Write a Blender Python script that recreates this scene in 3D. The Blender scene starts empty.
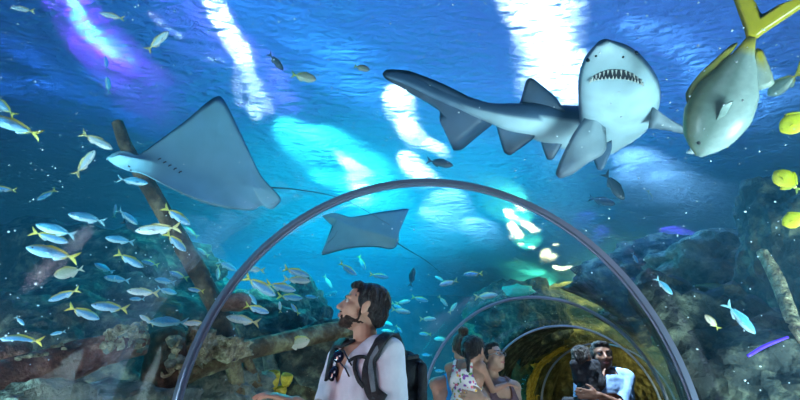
import bpy, bmesh, math, random
from mathutils import Vector, Matrix, noise
R = math.radians
PI = math.pi
random.seed(7)
sc = bpy.context.scene
COL = sc.collection
CAM_Z = 1.2
PITCH = 0.417
FPX = 465.0

# ------------------------------------------------------------------ helpers
def ray(px, py):
    x = (px-400)/FPX; zc = (200-py)/FPX
    c, s = math.cos(PITCH), math.sin(PITCH)
    return Vector((x, c-s*zc, s+c*zc))
def at(px, py, d):
    """world point seen at a pixel, d metres from the camera"""
    return Vector((0, 0, CAM_Z)) + ray(px, py).normalized()*d
def at_z(px, py, z):
    r = ray(px, py)
    return Vector((0, 0, CAM_Z)) + r*((z-CAM_Z)/r.z)
def px2m(px, d):
    return px*d/FPX

def tag(o, label=None, cat=None, group=None, kind=None):
    if label: o['label'] = label
    if cat: o['category'] = cat
    if group: o['group'] = group
    if kind: o['kind'] = kind
    return o
def link(name, me, mat=None, parent=None, mats=None):
    o = bpy.data.objects.new(name, me); COL.objects.link(o)
    for m in (mats or ([mat] if mat else [])):
        me.materials.append(m)
    if parent: o.parent = parent
    return o
def obj(name, bm, mat=None, parent=None, mats=None, smooth=True):
    me = bpy.data.meshes.new(name)
    bmesh.ops.recalc_face_normals(bm, faces=bm.faces)
    bm.to_mesh(me); bm.free()
    if smooth:
        for p in me.polygons: p.use_smooth = True
    return link(name, me, mat, parent, mats)
def empty(name, loc, rz=0):
    o = bpy.data.objects.new(name, None); COL.objects.link(o)
    o.location = loc; o.rotation_euler.z = rz; o.empty_display_size = .1
    return o
def rot_to(d):
    return Vector(d).normalized().to_track_quat('Z', 'Y')

# ------------------------------------------------------------------ materials
def mat(name):
    m = bpy.data.materials.new(name); m.use_nodes = True
    nt = m.node_tree; nt.nodes.clear()
    out = nt.nodes.new('ShaderNodeOutputMaterial')
    return m, nt, out
def N(nt, t, **kw):
    n = nt.nodes.new(t)
    for k, v in kw.items():
        if k in n.inputs: n.inputs[k].default_value = v
        else: setattr(n, k, v)
    return n
def L(nt, a, b): nt.links.new(a, b)
def c4(c): return (c[0], c[1], c[2], 1)
def plain(name, col, rough=.5, metal=0, spec=.5, emit=None, es=0, coat=0):
    m, nt, out = mat(name)
    b = N(nt, 'ShaderNodeBsdfPrincipled')
    b.inputs['Base Color'].default_value = c4(col)
    b.inputs['Roughness'].default_value = rough
    b.inputs['Metallic'].default_value = metal
    b.inputs['Specular IOR Level'].default_value = spec
    b.inputs['Coat Weight'].default_value = coat
    if emit:
        b.inputs['Emission Color'].default_value = c4(emit); b.inputs['Emission Strength'].default_value = es
    L(nt, b.outputs[0], out.inputs[0])
    return m
def mottled(name, cols, scale=4, rough=.8, bump=.3, bscale=None, metal=0, detail=8, stops=None, stretch=None, vor=0, spec=.3):
    m, nt, out = mat(name)
    tc = N(nt, 'ShaderNodeTexCoord')
    src = tc.outputs['Object']
    if stretch:
        mp = N(nt, 'ShaderNodeMapping'); mp.inputs['Scale'].default_value = stretch
        L(nt, src, mp.inputs[0]); src = mp.outputs[0]
    n = N(nt, 'ShaderNodeTexNoise'); n.inputs['Scale'].default_value = scale; n.inputs['Detail'].default_value = detail
    n.inputs['Roughness'].default_value = .65
    L(nt, src, n.inputs['Vector'])
    cr = N(nt, 'ShaderNodeValToRGB')
    k = len(cols)
    st = stops or [.3+.4*i/(k-1) for i in range(k)]
    while len(cr.color_ramp.elements) < k: cr.color_ramp.elements.new(.5)
    for e, c, s in zip(cr.color_ramp.elements, cols, st): e.position = s; e.color = c4(c)
    L(nt, n.outputs[0], cr.inputs[0])
    b = N(nt, 'ShaderNodeBsdfPrincipled'); b.inputs['Roughness'].default_value = rough
    b.inputs['Metallic'].default_value = metal; b.inputs['Specular IOR Level'].default_value = spec
    L(nt, cr.outputs[0], b.inputs['Base Color'])
    n2 = N(nt, 'ShaderNodeTexNoise'); n2.inputs['Scale'].default_value = bscale or scale*3; n2.inputs['Detail'].default_value = 6
    L(nt, src, n2.inputs['Vector'])
    hs = n2.outputs[0]
    if vor:
        v = N(nt, 'ShaderNodeTexVoronoi'); v.inputs['Scale'].default_value = vor
        L(nt, src, v.inputs['Vector'])
        ad = N(nt, 'ShaderNodeMath', operation='ADD'); L(nt, hs, ad.inputs[0]); L(nt, v.outputs[0], ad.inputs[1]); hs = ad.outputs[0]
    bp = N(nt, 'ShaderNodeBump'); bp.inputs['Strength'].default_value = bump; bp.inputs['Distance'].default_value = .05
    L(nt, hs, bp.inputs['Height']); L(nt, bp.outputs[0], b.inputs['Normal'])
    L(nt, b.outputs[0], out.inputs[0])
    return m

# ------------------------------------------------------------------ the tunnel path
PATH = [(-3.0, -1.75, .31), (0, -.80, .31), (2.444, -.027, .309), (5.522, 1.498, .36), (7.673, 2.52, .42), (9.4, 3.55, .62), (11.4, 5.25, .76), (13.4, 7.4, .85), (15.5, 9.9, .88)]
def _h(ys, vs, y):
    n = len(ys)
    y = max(ys[0], min(ys[-1], y))
    i = max(k for k in range(n-1) if ys[k] <= y)
    sl = [(vs[j+1]-vs[j])/(ys[j+1]-ys[j]) for j in range(n-1)]
    def tg(j):
        if j == 0: return sl[0]
        if j == n-1: return sl[-1]
        return (sl[j-1]+sl[j])/2
    h = ys[i+1]-ys[i]; t = (y-ys[i])/h
    return ((2*t**3-3*t*t+1)*vs[i]+(t**3-2*t*t+t)*h*tg(i)+(-2*t**3+3*t*t)*vs[i+1]+(t**3-t*t)*h*tg(i+1))
PY = [p[0] for p in PATH]
def path_x(y): return _h(PY, [p[1] for p in PATH], y)
def path_yaw(y): return _h(PY, [p[2] for p in PATH], y)
TUN_R = 1.3; TUN_CZ = CAM_Z-.107; KERB = .45
def arch_pts(y, r, n=28, z0=KERB):
    """tunnel outline in the plane Y=y, from the left foot over the crown to the right foot"""
    cx = path_x(y); k = 1/math.cos(path_yaw(y))
    pts = [(cx-r*k, y, z0), (cx-r*k, y, (z0+TUN_CZ)/2)]
    for i in range(n+1):
        a = PI-PI*i/n
        pts.append((cx+r*k*math.cos(a), y, TUN_CZ+r*math.sin(a)))
    pts += [(cx+r*k, y, (z0+TUN_CZ)/2), (cx+r*k, y, z0)]
    return pts
def inside_tunnel(p, margin=0):
    cx = path_x(p.y); u = (p.x-cx)*math.cos(path_yaw(p.y)); r = TUN_R+.07+margin
    if p.z < TUN_CZ: return abs(u) < r
    return u*u+(p.z-TUN_CZ)**2 < r*r
def exit_dist(px, py):
    d = .3
    while inside_tunnel(at(px, py, d)) and d < 14: d += .05
    return d
def loft(bm, rows, close=False):
    vs = [[bm.verts.new(p) for p in r] for r in rows]
    for a, b in zip(vs, vs[1:]):
        for i in range(len(a)-(0 if close else 1)):
            j = (i+1) % len(a)
            bm.faces.new((a[i], a[j], b[j], b[i]))
    return vs
# ------------------------------------------------------------------ camera, world
cam = bpy.data.cameras.new('camera'); co = bpy.data.objects.new('camera', cam); COL.objects.link(co)
cam.sensor_width = 36; cam.lens = 36*FPX/800; cam.clip_start = .05; cam.clip_end = 100
co.location = (0, 0, CAM_Z); co.rotation_euler = (PI/2+PITCH, 0, 0)
sc.camera = co
w = bpy.data.worlds.new('world'); sc.world = w; w.use_nodes = True
w.node_tree.nodes['Background'].inputs[0].default_value = (.02, .06, .12, 1)
w.node_tree.nodes['Background'].inputs[1].default_value = .3
sc.view_settings.view_transform = 'Standard'; sc.view_settings.look = 'None'
sc.view_settings.exposure = 0; sc.view_settings.gamma = 1
sc.cycles.use_denoising = True
sc.cycles.max_bounces = 6; sc.cycles.diffuse_bounces = 2; sc.cycles.glossy_bounces = 2; sc.cycles.transparent_max_bounces = 16
sc.cycles.volume_bounces = 0; sc.cycles.caustics_reflective = False; sc.cycles.caustics_refractive = False

# ------------------------------------------------------------------ the tank
X0, X1, Y0, Y1, ZF, ZS = -10.0, 14.0, -3.0, 15.5, KERB, 4.5
YS = [Y0+(Y1-Y0)*i/40 for i in range(41)]

def m_surface():
    m, nt, out = mat('water_surface')
    tc = N(nt, 'ShaderNodeTexCoord')
    mp = N(nt, 'ShaderNodeMapping'); mp.inputs['Rotation'].default_value = (0, 0, R(-25)); mp.inputs['Scale'].default_value = (1, 2.2, 1)
    L(nt, tc.outputs['Object'], mp.inputs[0])
    n = N(nt, 'ShaderNodeTexNoise'); n.inputs['Scale'].default_value = 4.5; n.inputs['Detail'].default_value = 6; n.inputs['Roughness'].default_value = .6; n.inputs['Distortion'].default_value = .6
    L(nt, mp.outputs[0], n.inputs['Vector'])
    v = N(nt, 'ShaderNodeTexVoronoi', feature='SMOOTH_F1'); v.inputs['Scale'].default_value = 8
    L(nt, mp.outputs[0], v.inputs['Vector'])
    ad = N(nt, 'ShaderNodeMath', operation='MULTIPLY_ADD'); ad.inputs[1].default_value = .5
    L(nt, v.outputs[0], ad.inputs[0]); L(nt, n.outputs[0], ad.inputs[2])
    bp = N(nt, 'ShaderNodeBump'); bp.inputs['Strength'].default_value = 1; bp.inputs['Distance'].default_value = .9
    L(nt, ad.outputs[0], bp.inputs['Height'])
    tr = N(nt, 'ShaderNodeBsdfTranslucent'); tr.inputs[0].default_value = (.75, .9, 1, 1)
    gl = N(nt, 'ShaderNodeBsdfGlossy'); gl.inputs['Roughness'].default_value = .25; gl.inputs[0].default_value = (.7, .9, 1, 1)
    L(nt, bp.outputs[0], tr.inputs['Normal']); L(nt, bp.outputs[0], gl.inputs['Normal'])
    mx = N(nt, 'ShaderNodeMixShader'); mx.inputs[0].default_value = .3
    L(nt, tr.outputs[0], mx.inputs[1]); L(nt, gl.outputs[0], mx.inputs[2])
    L(nt, mx.outputs[0], out.inputs[0])
    return m
M = {}
M['surface'] = m_surface()
M['acrylic'] = None
def m_acrylic():
    m, nt, out = mat('acrylic')
    tc = N(nt, 'ShaderNodeTexCoord')
    n = N(nt, 'ShaderNodeTexNoise'); n.inputs['Scale'].default_value = 1.2; n.inputs['Detail'].default_value = 2
    L(nt, tc.outputs['Object'], n.inputs['Vector'])
    bp = N(nt, 'ShaderNodeBump'); bp.inputs['Strength'].default_value = .15; bp.inputs['Distance'].default_value = .1
    L(nt, n.outputs[0], bp.inputs['Height'])
    lw = N(nt, 'ShaderNodeLayerWeight'); lw.inputs['Blend'].default_value = .5
    pw = N(nt, 'ShaderNodeMath', operation='POWER'); pw.inputs[1].default_value = 3.2; L(nt, lw.outputs['Facing'], pw.inputs[0])
    fr = N(nt, 'ShaderNodeMath', operation='MULTIPLY_ADD'); fr.inputs[1].default_value = .13; fr.inputs[2].default_value = .006; L(nt, pw.outputs[0], fr.inputs[0])
    t = N(nt, 'ShaderNodeBsdfTransparent')
    g = N(nt, 'ShaderNodeBsdfGlossy'); g.inputs['Roughness'].default_value = .04; L(nt, bp.outputs[0], g.inputs['Normal'])
    mx = N(nt, 'ShaderNodeMixShader')
    L(nt, fr.outputs[0], mx.inputs[0]); L(nt, t.outputs[0], mx.inputs[1]); L(nt, g.outputs[0], mx.inputs[2])
    L(nt, mx.outputs[0], out.inputs[0])
    return m
M['acrylic'] = m_acrylic()
def m_water():
    m, nt, out = mat('tank_water')
    t = N(nt, 'ShaderNodeBsdfTransparent'); L(nt, t.outputs[0], out.inputs['Surface'])
    s = N(nt, 'ShaderNodeVolumeScatter'); s.inputs['Color'].default_value = (.16, .62, 1.0, 1); s.inputs['Density'].default_value = .042; s.inputs['Anisotropy'].default_value = .2
    a = N(nt, 'ShaderNodeVolumeAbsorption'); a.inputs['Color'].default_value = (.15, .85, .97, 1); a.inputs['Density'].default_value = .075
    ad = N(nt, 'ShaderNodeAddShader'); L(nt, s.outputs[0], ad.inputs[0]); L(nt, a.outputs[0], ad.inputs[1])
    L(nt, ad.outputs[0], out.inputs['Volume'])
    return m
M['water'] = m_water()
M['rockwall'] = mottled('tank_rock_wall', [(.02, .03, .03), (.09, .11, .10), (.2, .22, .18)], scale=1.2, bump=.9, bscale=3, vor=2.5)
M['floor'] = mottled('tunnel_floor', [(.03, .03, .035), (.05, .05, .06)], scale=3, bump=.05)
M['gravel'] = mottled('tank_gravel', [(.12, .12, .1), (.3, .28, .22)], scale=14, bump=.4)

# water body with the tunnel cut out of it
bm = bmesh.new(); rows = []
for y in YS:
    e = .01
    rows.append([(X0+e, y, ZF+e)] + [(p[0], p[1], max(p[2], ZF+e)) for p in arch_pts(y, TUN_R+.061)] + [(X1-e, y, ZF+e), (X1-e, y, ZS-.12), (X0+e, y, ZS-.12)])
v = loft(bm, rows, close=True)
bm.faces.new(list(reversed(v[0]))); bm.faces.new(v[-1])
o = obj('tank_water', bm, M['water'], smooth=False); tag(o, kind='structure')

# acrylic panels between the ribs
RIBS = [-1.2, 2.444, 5.522, 7.673, 10.0]
ends = [Y0, 2.444, 5.522, 7.673, 10.0, Y1]
for i, (a, b) in enumerate(zip(ends, ends[1:])):
    bm = bmesh.new(); rows = []
    a += .004; b -= .004
    n = max(3, int((b-a)/.5))
    for k in range(n+1):
        y = a+(b-a)*k/n
        rows.append(arch_pts(y, TUN_R, 40)+list(reversed(arch_pts(y, TUN_R+.055, 40))))
    v = loft(bm, rows, close=True)
    bm.faces.new(list(reversed(v[0]))); bm.faces.new(v[-1])
    o = obj('window_%d' % (i+1), bm, M['acrylic']); tag(o, kind='structure')

# surface
bm = bmesh.new(); nx, ny = 150, 150; rows = []
for j in range(ny+1):
    y = Y0+(Y1-Y0)*j/ny; r = []
    for i in range(nx+1):
        x = X0+(X1-X0)*i/nx
        z = ZS+.07*noise.noise((x*.9, y*1.6, 0))+.03*noise.noise((x*3, y*4, 5))
        r.append((x, y, z))
    rows.append(r)
loft(bm, rows)
o = obj('ceiling', bm, M['surface']); tag(o, kind='structure')
def slab(name, a, b, m, kind='structure'):
    bm = bmesh.new()
    bmesh.ops.create_cube(bm, size=1)
    for v in bm.verts:
        v.co = Vector([(a[k]+b[k])/2+v.co[k]*(b[k]-a[k]) for k in range(3)])
    o = obj(name, bm, m, smooth=False)
    if kind: tag(o, kind=kind)
    return o
def rough_wall(name, p0, p1, z0, z1, m, amp=.35, nrm=(1, 0), seed=0, thick=.5):
    """displaced rock face from p0 to p1 with real thickness behind it"""
    bm = bmesh.new(); n = 60; k = 26; rows = []
    nx_, ny_ = nrm
    for j in range(k+1):
        z = z0+(z1-z0)*j/k; r = []
        for i in range(n+1):
            t = i/n; x = p0[0]+(p1[0]-p0[0])*t; y = p0[1]+(p1[1]-p0[1])*t
            h = amp*(noise.fractal((x*.5, y*.5, z*.8+seed), 1, 2, 5)+.4)
            h = max(0, h)
            r.append((x+nx_*h, y+ny_*h, z))
        r = r+[(r[-1][0]*0+p1[0]-nx_*thick, p1[1]-ny_*thick, z), (p0[0]-nx_*thick, p0[1]-ny_*thick, z)]
        rows.append(r)
    v = loft(bm, rows, close=True)
    bm.faces.new(list(reversed(v[0]))); bm.faces.new(v[-1])
    o = obj(name, bm, m); tag(o, kind='structure'); return o
rough_wall('wall_left', (X0, Y0), (X0, Y1), 0, 6.2, M['rockwall'], nrm=(1, 0), seed=1)
rough_wall('wall_right', (X1, Y0), (X1, Y1), 0, 6.2, M['rockwall'], nrm=(-1, 0), seed=2)
rough_wall('wall_back', (X0, Y1), (X1, Y1), 0, 6.2, M['rockwall'], nrm=(0, -1), seed=3)
slab('wall_front', (X0-.5, Y0-.3, 0), (X1+.5, Y0, 6.2), M['rockwall'])
# floors: tank bed each side of the walkway, walkway inside
for nm, sgn in (('floor_left', -1), ('floor_right', 1)):
    bm = bmesh.new(); rows = []
    for y in YS:
        xt = path_x(y)+sgn*(TUN_R-.02)/math.cos(path_yaw(y)); xe = X0 if sgn < 0 else X1
        rows.append([(xe, y, -.05), (xe, y, ZF), (xt, y, ZF), (xt, y, -.05)])
    v = loft(bm, rows, close=True); bm.faces.new(list(reversed(v[0]))); bm.faces.new(v[-1])
    o = obj(nm, bm, M['gravel'], smooth=False); tag(o, kind='structure')
bm = bmesh.new(); rows = []
for y in YS:
    k = (TUN_R-.021)/math.cos(path_yaw(y)); x = path_x(y)
    rows.append([(x-k, y, -.06), (x-k, y, 0), (x+k, y, 0), (x+k, y, -.06)])
v = loft(bm, rows, close=True); bm.faces.new(list(reversed(v[0]))); bm.faces.new(v[-1])
o = obj('floor', bm, M['floor'], smooth=False); tag(o, kind='structure')

# ------------------------------------------------------------------ lamps
def lamp(kind, loc, energy, col, target=None, size=1, size_y=None, spread=None, cone=40, blend=.4, rz=None):
    l = bpy.data.lights.new('lamp', kind); l.energy = energy; l.color = col
    if kind == 'AREA':
        l.shape = 'RECTANGLE' if size_y else 'SQUARE'; l.size = size
        if size_y: l.size_y = size_y
        if spread: l.spread = R(spread)
    elif kind == 'SPOT':
        l.spot_size = R(cone); l.spot_blend = blend; l.shadow_soft_size = size
    else: l.shadow_soft_size = size
    o = bpy.data.objects.new('lamp', l); COL.objects.link(o); o.location = loc
    if target is not None:
        o.rotation_euler = (Vector(target)-Vector(loc)).to_track_quat('-Z', 'Y').to_euler()
    if rz is not None: o.rotation_euler = (0, 0, rz)
    return o
def patch(p0, p1, width, col, energy, h=.35, off=0):
    """lamp bank hung above the water between two spots of the surface"""
    a = at_z(*p0, ZS); b = at_z(*p1, ZS)
    mid = (a+b)/2; d = b-a
    return lamp('AREA', (mid.x, mid.y, ZS+h), energy, col, size=d.length, size_y=width, spread=120, rz=math.atan2(d.y, d.x))
def graze(p0, p1, width, col, energy, back=1.5, h=.42, flip=False):
    """spot lamp skimming the water from above, so the ripples break it into glints"""
    a = at_z(*p0, ZS); b = at_z(*p1, ZS)
    if flip: a, b = b, a
    mid = (a+b)/2; d = (b-a).normalized()
    p = mid-d*back+Vector((0, 0, h))
    lamp('SPOT', p, energy, col, target=mid+Vector((0, 0, .0)), size=.03, cone=math.degrees(2*math.atan(width/2/back)), blend=.9)
rl = random.Random(11)
def glint(p0, p1, wpx, col, e, n=5, el=18, jit=.4, flip=False, var=.5):
    """a row of small spot lamps skimming the water between two places; e = brightness on the water"""
    for k in range(n):
        f = (k+.5)/n; x = p0[0]+(p1[0]-p0[0])*f+rl.uniform(-jit, jit)*wpx; y = p0[1]+(p1[1]-p0[1])*f+rl.uniform(-jit, jit)*wpx*.6
        c = at_z(x, y, ZS); d = (c-Vector((0, 0, CAM_Z))).length; r = px2m(wpx, d)*rl.uniform(.55, 1.15)/2
        a = at_z(*p0, ZS); b = at_z(*p1, ZS); u = (b-a).normalized()*(-1 if flip else 1)
        u = Matrix.Rotation(rl.uniform(-.35, .35), 3, 'Z') @ u
        back = 1.0+r; h = back*math.tan(R(el)); Ls = back/math.cos(R(el))
        lamp('SPOT', c-u*back+Vector((0, 0, h)), e*Ls*Ls*rl.uniform(1-var, 1+var), col, target=c, size=.02, cone=math.degrees(2*math.atan(r/Ls)), blend=1)
glint((60, -5), (145, 75), 45, (.22, .04, 1), 150, 5)
glint((75, 5), (138, 68), 14, (.15, .85, 1), 220, 7, flip=True, jit=.9)
glint((195, -10), (265, 100), 60, (.18, .10, 1), 130, 5)
glint((212, -5), (262, 108), 22, (.8, .95, 1), 420, 8, jit=.25)
glint((300, 130), (400, 200), 75, (.05, .85, .9), 240, 5, el=28)
glint((335, 148), (362, 190), 22, (.75, 1, .95), 420, 4, el=24)
glint((515, -15), (575, 125), 70, (.70, .84, 1), 330, 7, el=28)
glint((530, 0), (560, 100), 40, (.9, .95, 1), 420, 4, el=28)
glint((395, 85), (435, 185), 36, (.75, .92, 1), 420, 6, el=24)
glint((420, 175), (475, 245), 60, (.3, .6, 1), 180, 4, el=24)
glint((505, 205), (592, 308), 12, (1, .74, .40), 1000, 26, el=24, jit=1.1)
glint((150, 12), (182, 38), 4, (.7, .8, 1), 260, 5, jit=.1)
glint((205, 55), (240, 78), 4, (.7, .8, 1), 260, 5, jit=.1)
glint((270, 20), (420, 90), 60, (.04, .3, 1), 45, 8, jit=.8)
glint((0, 60), (180, 120), 40, (.03, .18, 1), 40, 8, jit=.8)
glint((490, 190), (560, 300), 40, (.1, .8, .5), 220, 5, el=24, flip=True)
glint((575, 215), (600, 240), 22, (.16, .08, 1), 110, 2)
glint((670, 225), (705, 245), 28, (.16, .08, 1), 110, 3)
glint((590, 150), (700, 200), 60, (.3, .55, 1), 90, 4)
glint((640, 20), (800, 120), 60, (.15, .4, 1), 60, 6)
# unseen wide blue lamps added over the water to bring out its ripples
def over(x, y, z, e, c, sx, sy): lamp('AREA', (x, y, ZS+z), e, c, target=(x, y+.01, 0), size=sx, size_y=sy)
over(-3.5, 3.0, 1.3, 26, (.03, .16, 1), 5, 4)
over(-1.0, 3.2, 1.0, 30, (.05, .28, 1), 2.5, 2.5)
over(2.4, 3.6, 1.2, 60, (.10, .24, 1), 4, 3)
over(0, 8, 1.4, 160, (.0, .6, 1), 4, 5)
# unseen fill lamps, mostly cyan and blue, added just under the surface
lamp('AREA', (-2.0, 9.5, ZS-.3), 560, (.0, .66, 1), target=(-2.0, 9.6, 0), size=5, size_y=5)
lamp('AREA', (-1.6, 6.2, ZS-.25), 115, (.0, .80, .85), target=(-1.2, 5.9, 0), size=2.5, size_y=2)
lamp('AREA', (2.2, 4.5, ZS-.25), 90, (.15, .4, 1), target=(2.2, 4.6, 0), size=3, size_y=2)
lamp('AREA', (-5, 5, ZS-.3), 14, (.01, .16, 1), target=(-5, 5.1, 0), size=5, size_y=5)
lamp('AREA', (5.2, 10, ZS-.3), 260, (.85, .80, .30), target=(5.2, 10.1, 0), size=3, size_y=4)  # yellowish fill lamp added for the far reef
def beam(px, py, e, cone, col, tgt=(0, 0, -3)):
    p = at_z(px, py, ZS)+Vector((0, 0, -.1)); lamp('SPOT', p, e*1.2, col, target=p+Vector(tgt), size=.12, cone=cone, blend=.8)
beam(405, 95, 900, 16, (.8, .95, 1), (.8, .4, -3)); beam(535, 20, 2200, 22, (.75, .88, 1), (.3, .6, -3)); beam(300, 150, 350, 30, (.2, 1, 1), (-1, .5, -3))
# unseen fill lamps added at the tank bed to brighten the animals from below
def bed_fill(x, y, e, c, t, s=1.2): lamp('AREA', (x, y, ZF+.15), e, c, target=t, size=s, size_y=.5, spread=120)
bed_fill(-2.3, 1.0, 52, (.42, .85, 1), (-1.6, 2.6, 3))
bed_fill(-3.6, 2.4, 11, (.45, .75, 1), (-3.0, 3.6, 2.6))
bed_fill(1.9, .9, 58, (.6, .9, 1), (1.1, 2.4, 2.8))
bed_fill(2.4, 2.2, 7, (.6, .85, .8), (2.3, 2.8, 3))
bed_fill(-1.8, 3.6, 12, (.5, .9, 1), (-1.2, 5, 2.4))
bed_fill(3.2, 5.5, 14, (.8, .8, .5), (3.5, 7, 2))
# unseen fill lamps added in the walkway to light the people
lamp('AREA', (path_x(-1.8), -1.8, 1.9), 15, (.78, .80, 1), target=(-.3, 3, 1.4), size=1.0, size_y=.8)
lamp('AREA', (path_x(2.0)-.9, 1.2, 1.2), 5, (1, .6, .62), target=(-.15, 2.1, 1.6), size=.4, size_y=.5)
lamp('AREA', (path_x(3.6), 2.7, .25), 9, (.8, .7, .8), target=(.75, 3.4, 1.5), size=.6, size_y=.3)
bed_fill(-2.4, 2.0, 11, (1, .72, .65), (-2.6, 3.4, 1.7), .6)  # pinkish fill lamp added to brighten the logs
# drifting specks
def specks():
    M['speck'] = plain('speck', (.7, .8, .85), .5)
    bm = bmesh.new(); rnd = random.Random(3)
    k = 0
    while k < 900:
        px, py = rnd.uniform(0, 800), rnd.uniform(0, 395)
        d = exit_dist(px, py)+.15+rnd.random()**1.4*3.2; p = at(px, py, d)
        if p.z > ZS-.25: continue
        r = rnd.uniform(.0016, .0042)*(d/2.5)
        g = bmesh.ops.create_icosphere(bm, subdivisions=1, radius=r)
        st = Vector((rnd.uniform(.6, 1.6), rnd.uniform(.6, 1.6), rnd.uniform(.6, 1.6)))
        for v in g['verts']: v.co = Vector((v.co.x*st.x, v.co.y*st.y, v.co.z*st.z))+p
        k += 1
    o = obj('floating_specks', bm, M['speck']); tag(o, 'tiny pale specks drifting everywhere in the tank water', 'specks', kind='stuff')
specks()
bed_fill(2.9, 3.2, 9, (.75, .85, .5), (4.2, 5.0, 1.8))  # olive fill lamp added for the rocks on the right
lamp('AREA', (at(562, 330, 11.5)), 40, (1, .75, .3), target=at(562, 386, 11.9), size=.8)  # unseen warm lamp added to brighten the yellow coral
bed_fill(4.0, 11.9, 36, (1, .88, .5), (3.4, 13.6, 2.2))  # this and the next: fill lamps added to brighten the far reef
bed_fill(6.0, 9.2, 40, (.9, .85, .4), (6.6, 11, 2.2))
bed_fill(2.0, 1.5, 8, (.85, .8, .45), (3.0, 2.6, 1.7), .6)  # olive fill lamp added for the near rocks on the right
# ------------------------------------------------------------------ creature skins
def skin_mat(name, rough=.35, mott=.25, scale=12, spec=.5, bump=.1):
    m, nt, out = mat(name)
    at_ = N(nt, 'ShaderNodeVertexColor'); at_.layer_name = 'Col'
    tc = N(nt, 'ShaderNodeTexCoord')
    n = N(nt, 'ShaderNodeTexNoise'); n.inputs['Scale'].default_value = scale; n.inputs['Detail'].default_value = 6
    L(nt, tc.outputs['Object'], n.inputs['Vector'])
    mr = N(nt, 'ShaderNodeMapRange'); mr.inputs['From Min'].default_value = .3; mr.inputs['From Max'].default_value = .7
    mr.inputs['To Min'].default_value = 1-mott; mr.inputs['To Max'].default_value = 1+mott*.4
    L(nt, n.outputs[0], mr.inputs[0])
    mx = N(nt, 'ShaderNodeVectorMath', operation='SCALE'); L(nt, at_.outputs[0], mx.inputs[0]); L(nt, mr.outputs[0], mx.inputs['Scale'])
    b = N(nt, 'ShaderNodeBsdfPrincipled'); b.inputs['Roughness'].default_value = rough; b.inputs['Specular IOR Level'].default_value = spec
    L(nt, mx.outputs[0], b.inputs['Base Color'])
    bp = N(nt, 'ShaderNodeBump'); bp.inputs['Strength'].default_value = bump; bp.inputs['Distance'].default_value = .01
    L(nt, n.outputs[0], bp.inputs['Height']); L(nt, bp.outputs[0], b.inputs['Normal'])
    L(nt, b.outputs[0], out.inputs[0])
    return m
M['skin_fish'] = skin_mat('fish_scales', .3, .15, 25)
M['skin_shark'] = skin_mat('shark_hide', .5, .18, 9)
M['skin_ray'] = skin_mat('ray_hide', .5, .12, 8)
M['black'] = plain('black_eye', (.005, .005, .008), .1)
M['tooth'] = plain('tooth', (.85, .85, .8), .3)
M['mouth'] = plain('mouth_dark', (.03, .03, .04), .6)

class Col:
    """collects vertices with colours"""
    def __init__(s):
        s.bm = bmesh.new(); s.l = s.bm.verts.layers.float_color.new('Col')
    def v(s, p, c):
        x = s.bm.verts.new(p); x[s.l] = c4(c); return x
    def f(s, vs):
        try: s.bm.faces.new(vs)
        except ValueError: pass
    def tube(s, rows, caps=True):
        """rows: list of lists of (p, c)"""
        vs = [[s.v(p, c) for p, c in r] for r in rows]
        for a, b in zip(vs, vs[1:]):
            n = len(a)
            for i in range(n): s.f((a[i], a[(i+1) % n], b[(i+1) % n], b[i]))
        if caps:
            s.f(list(reversed(vs[0]))); s.f(vs[-1])
        return vs
    def fin(s, pts, thick, col, tipcol=None, root=None):
        """solid lens-shaped fin from an outline; root = index of the thickest outline points"""
        pts = [Vector(p) for p in pts]
        sm = []
        for i in range(len(pts)):      # round the corners of the outline
            a, b, e = pts[i-1], pts[i], pts[(i+1) % len(pts)]
            if i in (0, len(pts)-1): sm.append(b)
            else: sm += [b.lerp(a, .3), b.lerp(a, .12).lerp(b.lerp(e, .12), .5), b.lerp(e, .3)]
        pts = sm
        c = sum(pts, Vector())/len(pts)
        n = Vector()
        for a, b in zip(pts, pts[1:]+pts[:1]): n += (a-c).cross(b-c)
        n.normalize()
        root = pts[0].lerp(pts[-1], .5); far = max((p-root).length for p in pts) or 1
        # densify the outline
        dense = []
        for a, b in zip(pts, pts[1:]+pts[:1]):
            for k in range(2): dense.append(a.lerp(b, k/2))
        def cc(p):
            t = min(1, (p-root).length/far)
            return tuple(col[i]*(1-t*t)+(tipcol or col)[i]*t*t for i in range(3))
        def inset(f, o): return [s.v(p.lerp(c, f)+n*o, cc(p)) for p in dense]
        edge = inset(0, 0)
        for sg in (1, -1):
            r1 = inset(.25, sg*thick*.6); r2 = inset(.6, sg*thick)
            k = len(dense)
            for i in range(k):
                j = (i+1) % k
                s.f((edge[i], edge[j], r1[j], r1[i])); s.f((r1[i], r1[j], r2[j], r2[i]))
            s.f(r2)
    def done(s, name, m, parent=None, subsurf=0):
        me = bpy.data.meshes.new(name)
        bmesh.ops.recalc_face_normals(s.bm, faces=s.bm.faces)
        s.bm.to_mesh(me); s.bm.free()
        for p in me.polygons: p.use_smooth = True
        if me.color_attributes.get('Col'): me.color_attributes.active_color = me.color_attributes['Col']
        if name is None: return me
        o = link(name, me, m, parent)
        return o

def lerp(a, b, t): return a+(b-a)*t
def lerp3(a, b, t): return tuple(lerp(a[i], b[i], t) for i in range(3))
def curve(pts, x):
    for (a, va), (b, vb) in zip(pts, pts[1:]):
        if x <= b:
            t = (x-a)/(b-a); t = t*t*(3-2*t)*.5+t*.5
            return va+(vb-va)*max(0, t)
    return pts[-1][1]

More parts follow.
